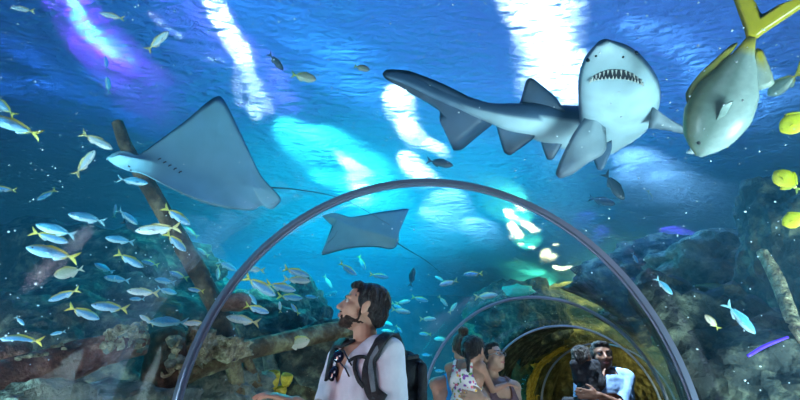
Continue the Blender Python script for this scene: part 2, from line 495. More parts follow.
# ------------------------------------------------------------------ fish
FK = {  # back, flank, belly, stripe, tail, body depth, width, fin height
 'fusilier': ((.25, .38, .2), (.14, .44, .78), (.42, .66, .85), (.8, .68, .10), (.85, .75, .15), .26, .13, .5),
 'blue':     ((.08, .3, .55), (.12, .5, .8), (.5, .75, .85), (.15, .5, .75), (.3, .6, .7), .27, .13, .5),
 'silver':   ((.3, .36, .40), (.55, .70, .80), (.85, .86, .85), (.85, .75, .35), (.85, .7, .3), .25, .12, .5),
 'dark':     ((.02, .03, .05), (.05, .08, .12), (.1, .14, .18), (.03, .05, .06), (.04, .06, .08), .3, .14, .6),
 'jack':     ((.25, .32, .2), (.18, .25, .22), (.32, .40, .37), (.22, .24, .08), (.5, .40, .02), .42, .17, .6),
 'oval':     ((.6, .5, .12), (.6, .62, .45), (.75, .72, .6), (.8, .7, .15), (.75, .75, .6), .48, .14, .6),
 'brown':    ((.16, .12, .07), (.5, .42, .3), (.8, .72, .55), (.3, .25, .1), (.7, .65, .1), .38, .14, .6),
 'yellow':   ((.75, .68, .0), (.7, .7, .02), (.75, .68, .05), (.6, .6, .0), (.5, .6, .1), .62, .12, 1.0),
}
def fish_mesh(kind, bend, name='fish'):
    back, flank, belly, stripe, tail, D, W, FH = FK[kind]
    s = Col(); n = 16; ns = 14
    prof = [(0, .10), (.06, .42), (.18, .80), (.36, 1.0), (.55, .93), (.75, .58), (.9, .24), (1, .13)]
    def B(p): return Vector((p[0], p[1]+bend*(p[0]*p[0]-.02)*1.2, p[2]))
    rows = []
    for i in range(ns+1):
        t = i/ns; x = .5-.84*t
        h = curve(prof, t)*D/2; w = curve(prof, t)*W/2*(1.15-.35*t)
        r = []
        for k in range(n):
            a = 2*PI*k/n; cz = math.cos(a)
            z = h*cz; y = w*math.sin(a)
            if cz > .82: c = stripe if t > .1 else back
            elif cz > .45: c = lerp3(stripe, flank, .6)
            elif cz > -.3: c = flank
            else: c = belly
            if t > .86: c = lerp3(c, tail, .85)
            r.append((B((x, y, z)), c))
        rows.append(r)
    s.tube(rows)
    # tail, dorsal, anal, pectorals
    tl = .2 if kind != 'jack' else .34
    s.fin([B((-.32, 0, .022)), B((-.38, 0, .06)), B((-.34-tl, 0, tl*.85)), B((-.30-tl*.9, 0, tl*.45)), B((-.42, 0, 0)), B((-.30-tl*.9, 0, -tl*.45)), B((-.34-tl, 0, -tl*.85)), B((-.38, 0, -.06)), B((-.32, 0, -.022))], .008, tail, tail)
    hd = D/2
    s.fin([B((.2, 0, hd*.85)), B((.1, 0, hd+.06*FH)), B((-.05, 0, hd*.8+.07*FH)), B((-.28, 0, hd*.3+.05*FH)), B((-.30, 0, hd*.25)), B((0, 0, hd*.6))], .006, stripe, lerp3(stripe, tail, .5))
    s.fin([B((-.02, 0, -hd*.8)), B((-.08, 0, -hd-.06*FH)), B((-.28, 0, -hd*.3-.04*FH)), B((-.28, 0, -hd*.2)), B((-.1, 0, -hd*.5))], .006, belly, tail)
    for sg in (1, -1):
        s.fin([B((.24, sg*W*.45, -.01)), B((.12, sg*(W*.45+.05), .0)), B((.06, sg*(W*.45+.05), -.06)), B((.18, sg*W*.46, -.05))], .004, flank, belly)
        # eye
        cx, cz, rr = .40, D*.08, .018
        e = [[(B((cx+rr*math.cos(b)*math.cos(a), sg*(W*.27+rr*.8*math.sin(a)), cz+rr*math.sin(b)*math.cos(a))), (.01, .01, .015)) for b in [2*PI*q/8 for q in range(8)]] for a in [-.9, 0, .6, 1.2]]
        s.tube(e)
    return s.done(None, None) if False else _mesh_only(s, name)
def _mesh_only(s, name):
    me = bpy.data.meshes.new(name)
    bmesh.ops.recalc_face_normals(s.bm, faces=s.bm.faces)
    s.bm.to_mesh(me); s.bm.free()
    for p in me.polygons: p.use_smooth = True
    me.materials.append(M['skin_fish'])
    return me
_fm = {}
def fish(px, py, ln, ang, kind, label, cat='fish', name='fish', group=None, bend=None, d=None, real=.28, depth_tilt=None, flip=False):
    if bend is None: bend = random.choice((-.35, 0, .3))
    key = (kind, bend)
    if key not in _fm: _fm[key] = fish_mesh(kind, bend, kind+'_fish')
    ln = ln*(1.0 if ln < 60 else 1.2)/ray(px, py).length
    if d is None:
        d = real*FPX/(ln*ray(px, py).length)
        lo = exit_dist(px, py)+.35
        d = max(lo, min(d, 9.5))
    v0 = ray(px, py).normalized(); side = Vector((v0.y, -v0.x, 0)).normalized(); hw = ln*d/FPX*.42
    for q_ in (-1, 0, 1):       # keep clear of the scenery in front
        dirn = (v0*d+side*hw*q_*math.cos(R(ang))+Vector((0, 0, 1))*hw*q_*math.sin(R(ang))).normalized()
        h = SCEN.ray_cast(Vector((0, 0, CAM_Z)), dirn)
        if h[0] is not None and h[3] < d+.2: d = max(exit_dist(px, py)+.12, h[3]-.22)
    p = at(px, py, d)
    zc = p.z
    if zc > ZS-.4: d *= (ZS-.4-CAM_Z)/(zc-CAM_Z); p = at(px, py, d)
    v = (p-Vector((0, 0, CAM_Z))).normalized()
    right = v.cross(Vector((0, 0, 1))).normalized(); up = right.cross(v).normalized()
    a = R(ang); dt = R(depth_tilt if depth_tilt is not None else random.uniform(-22, 22))
    h = (right*math.cos(a)+up*math.sin(a))
    X = (h*math.cos(dt)+v*math.sin(dt)).normalized()
    dz = (-right*math.sin(a)+up*math.cos(a))
    if (math.cos(a) < 0) != flip: dz = -dz
    Z = (dz-X*dz.dot(X)).normalized(); Y = Z.cross(X)
    scl = ln/1.05*d/FPX/max(.7, math.cos(dt))
    o = bpy.data.objects.new(name, _fm[key]); COL.objects.link(o)
    m = Matrix((X, Y, Z)).transposed().to_4x4(); m.translation = p
    o.matrix_world = m @ Matrix.Scale(scl, 4)
    tag(o, label, cat, group)
    return o

# x, y, length, heading, kind, bend, label
FL = [
 (22, 9, 20, 200, 'silver', .3, 'small curved pale fish near the top left corner of the water'),
 (112, 16, 22, 192, 'silver', 0, 'pale slim fish crossing the violet light patch near the top'),
 (158, 41, 30, 62, 'silver', -.35, 'white curved fish standing steeply right of the violet light patch'),
 (106, 63, 15, 112, 'blue', 0, 'tiny pale blue fish just under the violet patch, upper of two'),
 (108, 85, 18, 110, 'blue', .3, 'tiny pale blue fish below the violet patch, lower of two'),
 (2, 105, 30, 153, 'fusilier', 0, 'yellow-backed fish cut by the left frame edge, highest there'),
 (15, 126, 46, 176, 'fusilier', .0, 'large slim fish with orange-yellow back at the left edge, nose out of frame'),
 (97, 141, 32, -15, 'silver', 0, 'slender white fish pointing at the nose of the big ray'),
 (85, 163, 32, 72, 'silver', -.35, 'white fish bent in a curve standing nearly upright left of the big ray'),
 (133, 181, 28, 4, 'blue', 0, 'faint blue fish just below the nose of the big ray'),
 (3, 189, 22, 190, 'fusilier', 0, 'small fish at the left edge showing only its rear and yellow tail'),
 (46, 195, 20, 230, 'fusilier', .3, 'small plump fish diving to the left with yellow tail raised'),
 (87, 218, 34, 178, 'blue', 0, 'blue fish with white snout heading left in open dark water'),
 (56, 230, 36, 174, 'blue', 0, 'bright blue fish heading left, upper of a crossing pair'),
 (50, 237, 34, -8, 'fusilier', 0, 'dim fish heading right, lower of a crossing pair'),
 (53, 253, 46, 176, 'fusilier', 0, 'bright blue fish with forked yellow tail below the crossing pair'),
 (69, 272, 26, 205, 'oval', 0, 'blurred round greenish fish under the bright blue yellow-tailed fish'),
 (64, 295, 28, 212, 'fusilier', .3, 'silvery fish diving left with tail up above the dark rocks'),
 (84, 313, 32, -18, 'fusilier', 0, 'dim greenish fish sinking to the right above the brown log'),
 (20, 321, 12, -40, 'blue', 0, 'tiny dim fish above the grey-green fish at the left edge'),
 (22, 340, 36, 180, 'fusilier', 0, 'grey-green fish with yellow tail just above the log at the left edge'),
 (58, 333, 13, 200, 'blue', 0, 'tiny green-blue fish above the middle of the brown log'),
 (115, 211, 14, 95, 'silver', 0, 'tiny pale fish seen nose-on left of the leaning pole'),
 (128, 217, 24, -30, 'blue', 0, 'blue fish sinking to the right left of the leaning pole'),
 (177, 216, 32, -27, 'fusilier', 0, 'yellow-backed fish in front of the leaning pole, heading down right'),
 (158, 229, 42, 195, 'silver', 0, 'silver-pink fish with orange tail in front of the leaning pole'),
 (176, 242, 28, -36, 'fusilier', 0, 'pale fish right under the orange-tailed one in front of the pole'),
 (191, 232, 18, 150, 'silver', 0, 'small white fish just right of the leaning pole'),
 (120, 240, 27, 179, 'blue', 0, 'blue-white fish heading left below the nose-on tiny fish'),
 (132, 227, 22, -25, 'dark', 0, 'dusky blue fish behind the orange-tailed silver fish'),
 (130, 260, 30, -22, 'fusilier', .3, 'slim fish with raised yellow tail in green water left of the pole'),
 (150, 263, 17, 172, 'fusilier', 0, 'small fish facing the slim raised-tail fish'),
 (104, 268, 20, 160, 'blue', 0, 'dim fish left of the slim raised-tail fish'),
 (117, 279, 24, 178, 'blue', 0, 'dim teal fish drifting left above the log stump'),
 (178, 275, 20, 165, 'fusilier', -.35, 'small fish with bright yellow-green curved tail left of the pole foot'),
 (165, 281, 20, 175, 'blue', 0, 'dim blue fish below the yellow-green curved tail'),
 (143, 292, 30, 181, 'silver', 0, 'mauve fish with yellow tail heading left above the barnacled log end'),
 (167, 291, 20, -10, 'blue', 0, 'teal fish nose to tail with the mauve fish'),
 (137, 299, 14, 185, 'blue', 0, 'short bright blue fish under the mauve fish'),
 (110, 307, 34, 178, 'fusilier', 0, 'blue fish with yellow tail just above the barnacled log end'),
 (196, 290, 16, 175, 'fusilier', 0, 'small yellow-tailed fish touching the lower pole'),
 (147, 320, 18, 150, 'silver', 0, 'plump pale fish right behind the barnacle cluster'),
 (169, 322, 36, 182, 'blue', 0, 'large soft blue fish hovering over the dark stump'),
 (195, 323, 22, 185, 'silver', 0, 'pale round-headed fish left of the steel rib above the stump'),
 (203, 252, 14, 150, 'silver', 0, 'tiny white fish under the tail of the big ray'),
 (218, 272, 16, -82, 'silver', -.35, 'thin white fish hanging vertically left of the steel rib'),
 (227, 266, 22, -22, 'blue', 0, 'blue fish beside the thin vertical white one'),
 (253, 269, 24, 178, 'silver', 0, 'white fish with yellow tail just right of the steel rib'),
 (260, 286, 38, -28, 'fusilier', 0, 'largest silver fish of the school right of the steel rib'),
 (281, 287, 32, -10, 'fusilier', 0, 'blue fish with yellow back in the middle of the school'),
 (296, 272, 28, -15, 'fusilier', -.35, 'arched yellow-backed fish at the top of the school'),
 (297, 280, 28, -2, 'silver', 0, 'pinkish fish directly under the arched topmost one'),
 (290, 297, 26, -3, 'fusilier', 0, 'yellow-backed fish at the bottom of the school'),
 (257, 309, 26, -15, 'fusilier', 0, 'blue fish with forked yellow tail under the largest silver fish'),
 (252, 298, 17, -50, 'blue', 0, 'small blue fish between the largest silver one and the fork-tailed one'),
 (243, 320, 34, 172, 'silver', 0, 'white-blue fish heading left just above the long mossy log'),
 (280, 307, 12, 100, 'silver', 0, 'tiny white fish below the school'),
 (295, 309, 14, 130, 'fusilier', 0, 'tiny green fish below the school in front of the dark rock'),
 (312, 297, 14, 175, 'blue', 0, 'tiny teal fish right of the school'),
 (297, 343, 26, 15, 'oval', 0, 'oval cream fish with yellow fins under the long mossy log'),
 (328, 282, 16, -55, 'silver', 0, 'small white fish diving left of the man with the backpack'),
 (348, 269, 22, -35, 'fusilier', 0, 'yellow-tailed fish directly above the face of the backpack man'),
 (362, 263, 17, -65, 'fusilier', .3, 'bent fish with yellow tail up over the hair of the backpack man'),
 (379, 276, 20, -10, 'fusilier', 0, 'small fish right above the back of the man\'s head'),
 (331, 294, 14, 20, 'dark', 0, 'small dark fish in front of the man\'s forehead'),
 (412, 277, 20, 78, 'dark', 0, 'dim upright fish right of the man\'s head'),
 (448, 283, 20, 194, 'silver', .3, 'bright white fish with yellow back in the middle of the blue gap'),
 (440, 279, 12, 150, 'silver', 0, 'tiny pale fish touching the bright white one in the blue gap'),
 (473, 274, 20, 181, 'fusilier', 0, 'thin fish with yellow back high above the second rib'),
 (486, 296, 24, 4, 'silver', 0, 'thin white fish just above the crown of the second rib'),
 (420, 299, 18, -15, 'fusilier', 0, 'small yellow-tailed fish right of the white cluster'),
 (443, 301, 14, -50, 'silver', 0, 'small white fish slanting down left of the second rib, upper one'),
 (453, 308, 14, 50, 'silver', 0, 'small white fish slanting up left of the second rib'),
 (428, 319, 17, 0, 'silver', 0, 'small white level fish left of the second rib'),
 (403, 302, 16, 10, 'silver', 0, 'white fish at the top of the bright cluster behind the man\'s head'),
 (397, 306, 13, -30, 'fusilier', 0, 'yellow-backed fish in the middle of the bright cluster'),
 (401, 311, 20, -10, 'silver', 0, 'largest white fish at the bottom of the bright cluster'),
 (387, 323, 13, -20, 'silver', 0, 'little fish close behind the man\'s nape, upper one'),
 (388, 331, 14, 175, 'silver', 0, 'little white fish close behind the man\'s nape, lower one'),
 (399, 329, 10, -50, 'fusilier', 0, 'little green fish above the backpack'),
 (425, 334, 13, 175, 'fusilier', 0, 'little green fish just left of the second rib'),
 (441, 339, 15, 178, 'silver', 0, 'little pale green fish crossing behind the second rib'),
 (413, 358, 11, 20, 'blue', 0, 'tiny teal fish in the dark blue band right of the backpack'),
 (427, 355, 11, 178, 'blue', 0, 'tiny teal fish in the dark blue band, near the second rib'),
 (420, 382, 11, 175, 'blue', 0, 'tiny teal fish low beside the foot of the second rib, left one'),
 (429, 382, 11, 5, 'blue', 0, 'tiny teal fish low behind the foot of the second rib, right one'),
 (413, 396, 12, 178, 'blue', 0, 'tiny teal fish lowest in the blue gap'),
 (440, 371, 11, 178, 'blue', 0, 'tiny teal fish between the second rib and the bare shoulder'),
 (276, 62, 22, -40, 'dark', 0, 'dark fish swimming down right of the white light streak'),
 (304, 77, 26, -3, 'brown', 0, 'brown and white fish with yellow tail high in the blue water'),
 (362, 68, 17, -12, 'brown', 0, 'dim brown fish high up left of the shark tail'),
 (440, 163, 28, -14, 'dark', 0, 'blurred dark fish in the white glow under the shark tail'),
 (614, 186, 34, -68, 'dark', 0, 'tall faint dark fish below the shark belly'),
 (602, 201, 26, -25, 'dark', 0, 'dark fish with a pale flash at its nose under the shark fin'),
 (650, 196, 13, -85, 'silver', 0, 'tiny white upright fish in the blue water under the shark'),
 (664, 286, 22, -58, 'blue', 0, 'bright blue fish slanting down right of the nearest rib'),
 (740, 318, 38, -62, 'blue', 0, 'grey-blue fish slanting down in front of the right rocks'),
 (712, 322, 18, 120, 'brown', 0, 'pale brown fish left of the grey-blue slanting fish'),
 (635, 258, 12, -75, 'blue', 0, 'thin faint fish above the brown ledge on the right'),
 (797, 121, 34, 200, 'yellow', 0, 'bright yellow and white fish cut by the right edge, topmost of three'),
 (787, 181, 30, 118, 'yellow', 0, 'whole bright lemon yellow fish at the right edge, middle of three'),
 (796, 219, 26, 195, 'yellow', 0, 'bright yellow fish at the right edge, lowest of three'),
 (706, 148, 36, 178, 'silver', 0, 'small pale fish at the mouth of the big yellow-tailed fish'),
 (784, 84, 34, 200, 'jack', 0, 'small yellow-finned fish behind the tail of the big yellow-tailed fish'),
]
# ------------------------------------------------------------------ the shark
def catmull(P, n):
    out = []
    Q = [P[0]*2-P[1]]+P+[P[-1]*2-P[-2]]
    for i in range(1, len(Q)-2):
        for k in range(n):
            t = k/n
            a, b, c, d = Q[i-1], Q[i], Q[i+1], Q[i+2]
            out.append(.5*((2*b)+(c-a)*t+(2*a-5*b+4*c-d)*t*t+(3*b-a-3*c+d)*t**3))
    out.append(P[-1]); return out
def cm1(v, n):
    return [x.x for x in catmull([Vector((a, 0, 0)) for a in v], n)]
def make_shark():
    #  px, py, z, half width, half height
    S = [(603, 43, 2.80, .03, .022), (606, 57, 2.80, .115, .065), (612, 76, 2.80, .175, .105), (618, 98, 2.81, .215, .145), (616, 118, 2.83, .215, .165),
         (603, 129, 2.86, .195, .17), (583, 129, 2.88, .165, .15), (560, 126, 2.88, .14, .135), (535, 121, 2.88, .115, .115), (510, 117, 2.89, .085, .09),
         (488, 112, 2.92, .055, .062), (465, 104, 2.98, .035, .06), (435, 92, 3.04, .022, .05), (405, 79, 3.09, .016, .04), (386, 74, 3.12, .008, .022)]
    P = catmull([at_z(a, b, z) for a, b, z, w, h in S], 5)
    Wd = cm1([s_[3] for s_ in S], 5); Hd = cm1([s_[4] for s_ in S], 5)
    s = Col(); rows = []; n = 28
    grey = (.045, .09, .17); mid = (.09, .16, .26); pale = (.52, .70, .78)
    fr = []
    for i, p in enumerate(P):
        t = (P[min(i+1, len(P)-1)]-P[max(i-1, 0)]).normalized()
        side = t.cross(Vector((0, 0, 1))).normalized(); up = side.cross(t).normalized()
        fr.append((p, t, side, up)); r = []
        for k in range(n):
            a = 2*PI*k/n; cs, sn = math.cos(a), math.sin(a)
            w_, h_ = Wd[i], Hd[i]
            u = w_*sn; v = h_*cs
            if cs < 0 and i < 25: v *= .85; u *= 1+.04*abs(cs)
            f = i/len(P)
            edge = -.28 if f < .4 else -.28-(f-.4)*.9
            if cs > edge+.3: c = grey
            elif cs > edge: c = lerp3(mid, grey, (cs-edge)/.3)
            else: c = pale if f < .62 else lerp3(pale, mid, min(1, (f-.62)/.2))
            r.append((p+side*u+up*v, c))
        rows.append(r)
    s.tube(rows)
    def on(i, su, uv):   # point on/around the body at section i
        p, t, sd, up = fr[i]; return p+sd*(su*Wd[i])+up*(uv*Hd[i])
    # caudal blade, laid between the tail line and its trailing edge
    zt = lambda a, b, z: at_z(a, b, z)
    def q(px, py, ref): # a point seen at a pixel, as far away as a reference point
        return at(px, py, (ref-Vector((0, 0, CAM_Z))).length)
    T = P[-1]; K = P[50]
    mid_t = P[58]
    s.fin([q(492, 113, K), q(470, 97, K), q(440, 82, mid_t), q(408, 70, mid_t), q(386, 69, T), q(382, 74, T), q(386, 80, T), q(399, 82, T), q(404, 90, T), q(424, 101, mid_t), q(441, 112, mid_t), q(452, 122, mid_t), q(450, 140, mid_t), q(453, 151, mid_t), q(462, 150, mid_t), q(477, 137, K), q(492, 125, K)], .012, grey, (.05, .07, .11))
    D = P[41]
    s.fin([q(516, 110, D), q(521, 100, D), q(526, 80, D), q(531, 77, D), q(545, 88, D), q(556, 97, D), q(566, 112, D)], .012, grey, (.04, .06, .09))
    A = P[46]
    s.fin([q(494, 118, A), q(500, 140, A), q(504, 153, A), q(510, 156, A), q(524, 146, A), q(536, 137, A), q(530, 122, A)], .012, mid, (.05, .06, .1))
    V = P[38]
    s.fin([q(538, 130, V), q(543, 150, V), q(547, 160, V), q(553, 160, V), q(562, 145, V), q(566, 130, V)], .012, mid, (.08, .1, .14))
    # pectoral fins: the near one is broad, the far one edge-on
    B_ = at_z(596, 125, 2.72)
    def qd(px, py, d): return at(px, py, d)
    d0 = (B_-Vector((0, 0, CAM_Z))).length
    s.fin([qd(603, 104, d0), qd(584, 118, d0-.03), qd(572, 135, d0-.1), qd(560, 160, d0-.18), qd(555, 174, d0-.22), qd(560, 179, d0-.22), qd(572, 175, d0-.18), qd(588, 163, d0-.12), qd(603, 155, d0-.07), qd(607, 148, d0-.04), qd(606, 132, d0)], .022, (.33, .42, .48), (.12, .16, .22))
    s.fin([qd(590, 150, d0+.08), qd(597, 170, d0+.06), qd(603, 171, d0+.06), qd(612, 150, d0+.08), qd(612, 140, d0+.1)], .012, mid, mid)
    s.fin([qd(652, 106, d0-.02), qd(668, 118, d0+.02), qd(690, 130, d0+.1), qd(705, 142, d0+.2), qd(700, 141, d0+.2), qd(680, 133, d0+.1), qd(664, 130, d0+.02), qd(648, 128, d0)], .010, (.2, .26, .32), (.03, .05, .08))
    o = s.done('shark', M['skin_shark'])
    tag(o, 'large grey shark with white belly and open toothed mouth gliding overhead', 'shark')
    # mouth, teeth, eyes, nostrils
    from mathutils.bvhtree import BVHTree
    me = o.data
    bv = BVHTree.FromPolygons([v.co for v in me.vertices], [list(p.vertices) for p in me.polygons])
    def hit(px, py):
        o_ = Vector((0, 0, CAM_Z)); h = bv.ray_cast(o_, ray(px, py).normalized())
        return h[0], h[1]
    arc_t = [(589, 81), (593, 76), (600, 72), (608, 69.5), (616, 69), (625, 70), (633, 73.5), (640, 79), (643, 85)]
    arc_b = [(589, 81), (595, 79.5), (602, 78.5), (609, 78), (616, 78), (624, 78.5), (631, 80), (637, 82), (643, 85)]
    bm = bmesh.new()
    ft, fb, bt, bb = [], [], [], []
    for (a, b) in zip(arc_t, arc_b):
        for src, fo, bo in ((a, ft, bt), (b, fb, bb)):
            h, n_ = hit(*src)
            if h is None: h = at(src[0], src[1], 2.3); n_ = -ray(*src).normalized()
            if n_.dot(ray(*src)) > 0: n_ = -n_
            fo.append(bm.verts.new(h+n_*.006)); bo.append(bm.verts.new(h-n_*.03))
    for k in range(len(ft)-1):
        for a, b in ((ft, fb), (fb, bb), (bb, bt), (bt, ft)):
            try: bm.faces.new((a[k], a[k+1], b[k+1], b[k]))
            except ValueError: pass
    mo = obj('mouth', bm, M['mouth'], o, smooth=False)
    for rr, row in ((1, arc_t), (-1, arc_b)):
        for k in range(1, 16):
            t = k/16*(len(row)-1); i = int(t); f = t-i
            x = lerp(row[i][0], row[i+1][0], f); y = lerp(row[i][1], row[i+1][1], f)
            h, n_ = hit(x, y)
            if h is None: continue
            if n_.dot(ray(x, y)) > 0: n_ = -n_
            h2, _n = hit(x+random.uniform(-.6, .6), y+rr*(4.2+random.uniform(-.8, .8)))
            if h2 is None: continue
            bm = bmesh.new()
            tipd = (h2-h)
            r0 = .0055
            bs = [bm.verts.new(h+n_*.008+rot_to(tipd) @ Vector((r0*math.cos(a), r0*math.sin(a), 0))) for a in (0, PI/2, PI, 3*PI/2)]
            tp = bm.verts.new(h2+n_*.016)
            for a, b in zip(bs, bs[1:]+bs[:1]): bm.faces.new((a, b, tp))
            bm.faces.new(bs)
            t_ = obj('tooth', bm, M['tooth'], mo, smooth=False)
    for (x, y, r, nm) in ((588, 60, .011, 'eye'), (636, 53, .011, 'eye'), (596, 56, .006, 'nostril'), (623, 57, .006, 'nostril')):
        h, n_ = hit(x, y)
        if h is None: continue
        bm = bmesh.new(); bmesh.ops.create_uvsphere(bm, u_segments=12, v_segments=8, radius=r)
        for v in bm.verts: v.co += h
        obj(nm, bm, M['black'], o)
    return o
make_shark()

# ------------------------------------------------------------------ rays
def make_ray(name, outline, spine, label, cat, thick, top, bot, tail, tailr=.006, edge=None, marks=None, nr=9):
    """outline / spine / tail: lists of (px, py, d). The body swells from the wing edges to the spine."""
    O = catmull([at(*p) for p in outline]+[at(*outline[0])], 4)[:-1]
    SP = catmull([at(*p) for p in spine], 6)
    s = Col(); cam0 = Vector((0, 0, CAM_Z))
    nrm = Vector()
    c = sum(O, Vector())/len(O)
    for a, b in zip(O, O[1:]+O[:1]): nrm += (a-c).cross(b-c)
    nrm.normalize()
    if nrm.dot(c-cam0) < 0: nrm = -nrm       # pointing away from the viewer = its back
    near = [min(SP, key=lambda q_: (q_-p).length) for p in O]
    rings = {}
    for sg, colr in ((1, top), (-1, bot)):
        prev = [s.v(p, edge or top) for p in O] if sg == 1 else rings['e']
        if sg == 1: rings['e'] = prev
        for k in range(1, nr+1):
            f = k/nr; hgt = thick*(f**1.6)*(1 if sg > 0 else .55)
            cc = colr if f > .12 else lerp3(edge or colr, colr, f/.12)
            cur = [s.v(p.lerp(q_, f)+nrm*(sg*hgt), cc) for p, q_ in zip(O, near)]
            n = len(O)
            for i in range(n):
                j = (i+1) % n
                s.f((prev[i], prev[j], cur[j], cur[i]))
            prev = cur
    bmesh.ops.remove_doubles(s.bm, verts=s.bm.verts, dist=.0008)
    # tail whip
    T = catmull([at(*p) for p in tail], 5); rows = []
    for i, p in enumerate(T):
        t = (T[min(i+1, len(T)-1)]-T[max(0, i-1)]).normalized(); a = t.orthogonal().normalized(); b = t.cross(a)
        r = tailr*(1-.8*i/len(T))
        rows.append([(p+a*r*math.cos(w_)+b*r*math.sin(w_), (.06, .08, .1)) for w_ in [2*PI*k/8 for k in range(8)]])
    s.tube(rows)
    o = s.done(name, M['skin_ray']); tag(o, label, cat)
    return o, nrm
r1, n1 = make_ray('eagle_ray', [(106, 158, 2.75), (116, 152, 2.75), (127, 151, 2.75), (137, 155, 2.76), (146, 150, 2.78), (165, 136, 2.85), (190, 117, 2.95), (206, 103, 3.05), (218, 96, 3.1), (224, 100, 3.1), (232, 115, 3.05), (243, 138, 3.0), (256, 166, 2.95), (263, 178, 2.92), (274, 190, 2.9), (281, 200, 2.9), (272, 209, 2.86), (262, 206, 2.85), (252, 210, 2.8), (232, 209, 2.7), (205, 203, 2.62), (180, 193, 2.6), (160, 183, 2.62), (142, 174, 2.68), (128, 171, 2.72), (114, 165, 2.75)],
    [(118, 159, 2.75), (150, 165, 2.75), (200, 175, 2.82), (250, 190, 2.88)],
    'big pale blue ray seen from below, pointed snout to the left', 'ray', .07, (.03, .06, .09), (.22, .52, .68),
    [(240, 184, 2.86), (262, 187, 2.9), (300, 190, 3.1), (345, 200, 3.4), (390, 225, 3.8)], edge=(.12, .28, .38))
r2, n2 = make_ray('eagle_ray', [(322, 216, 4.6), (333, 213, 4.6), (343, 215, 4.6), (352, 217, 4.62), (375, 213, 4.7), (395, 210, 4.8), (409, 209, 4.9), (402, 217, 4.85), (399, 230, 4.8), (398, 243, 4.75), (392, 249, 4.7), (375, 247, 4.65), (352, 248, 4.55), (335, 252, 4.5), (322, 255, 4.45), (325, 246, 4.48), (335, 236, 4.52), (334, 228, 4.56), (328, 222, 4.6)],
    [(332, 218, 4.6), (355, 228, 4.62), (395, 240, 4.72)],
    'smaller grey-blue ray in the bright turquoise water under the nearest rib', 'ray', .06, (.03, .06, .09), (.12, .30, .38),
    [(390, 238, 4.72), (405, 248, 4.8), (425, 260, 5.0), (440, 272, 5.2)], tailr=.007, edge=(.03, .06, .1))
# gill slits and mouth under the big ray, as raised dark lines
def mark_line(parent, pts, d, r, name):
    P = [at(x, y, d) for x, y in pts]; bm = bmesh.new(); rows = []
    for i, p in enumerate(P):
        t = (P[min(i+1, len(P)-1)]-P[max(0, i-1)]).normalized(); a = t.orthogonal().normalized(); b = t.cross(a)
        rows.append([p+a*r*math.cos(w_)+b*r*math.sin(w_) for w_ in [2*PI*k/6 for k in range(6)]])
    v = loft(bm, rows, close=True); bm.faces.new(v[0]); bm.faces.new(v[-1])
    return obj(name, bm, M['skin_dark'], parent)
M['skin_dark'] = plain('gill_dark', (.03, .06, .09), .6)
from mathutils.bvhtree import BVHTree
def bvh(o):
    me = o.data; mw = o.matrix_world
    return BVHTree.FromPolygons([mw @ v.co for v in me.vertices], [list(p.vertices) for p in me.polygons])
bv = bvh(r1)
for k in range(5):
    x = 158+k*5.2; y = 160+k*3.2
    h = bv.ray_cast(Vector((0, 0, CAM_Z)), ray(x, y).normalized())
    if h[0]: mark_line(r1, [(x, y), (x+1.5, y-1.2), (x+3.2, y-1.5)], h[3]-.001, .0035, 'gill_slit')
for x, y in ((128, 166), (130, 170)):
    h = bv.ray_cast(Vector((0, 0, CAM_Z)), ray(x, y).normalized())
    if h[0]: mark_line(r1, [(x, y), (x+2, y+1), (x+5, y+1.5)], h[3]-.001, .004, 'mouth')
# ------------------------------------------------------------------ steel ribs
M['rib'] = plain('rib_steel', (.42, .46, .62), .30, metal=.88)
rib_labels = {2.444: 'nearest and largest steel rib arching over the whole tunnel', 5.522: 'second steel rib, behind the woman with glasses', 7.673: 'third steel rib, passing over the man in the light blue shirt', 10.0: 'farthest and smallest steel rib deep in the tunnel'}
for y in RIBS[1:]:
    bm = bmesh.new(); rows = []
    yaw = path_yaw(y) if y != 5.522 else .292
    yaw = {2.444: .309, 5.522: .292, 7.673: .374}.get(y, yaw)
    cx = path_x(y); n = 72
    ax = Vector((math.sin(yaw), math.cos(yaw), 0)); rt = Vector((math.cos(yaw), -math.sin(yaw), 0))
    wz, ri, ro = .030, TUN_R-.028, TUN_R-.001
    prof = [(-wz, ro), (-wz, ri+.004), (-wz+.006, ri), (-.010, ri), (-.007, ri+.010), (.007, ri+.010), (.010, ri), (wz-.006, ri), (wz, ri+.004), (wz, ro)]
    def pt(ang, a, r, foot=None):
        c = Vector((cx, y, TUN_CZ))
        if foot is not None: return c+rt*(r*ang)+ax*a+Vector((0, 0, foot-TUN_CZ))
        return c+rt*(r*math.cos(ang))+Vector((0, 0, r*math.sin(ang)))+ax*a
    rows.append([pt(-1, a, r, .005) for a, r in prof])
    for i in range(n+1): rows.append([pt(PI-PI*i/n, a, r) for a, r in prof])
    rows.append([pt(1, a, r, .005) for a, r in prof])
    v = loft(bm, rows, close=True); bm.faces.new(v[0]); bm.faces.new(v[-1])
    o = obj('steel_rib', bm, M['rib'])
    for p in o.data.polygons: p.use_smooth = False
    tag(o, rib_labels[y], 'rib', 'steel ribs of the tunnel')

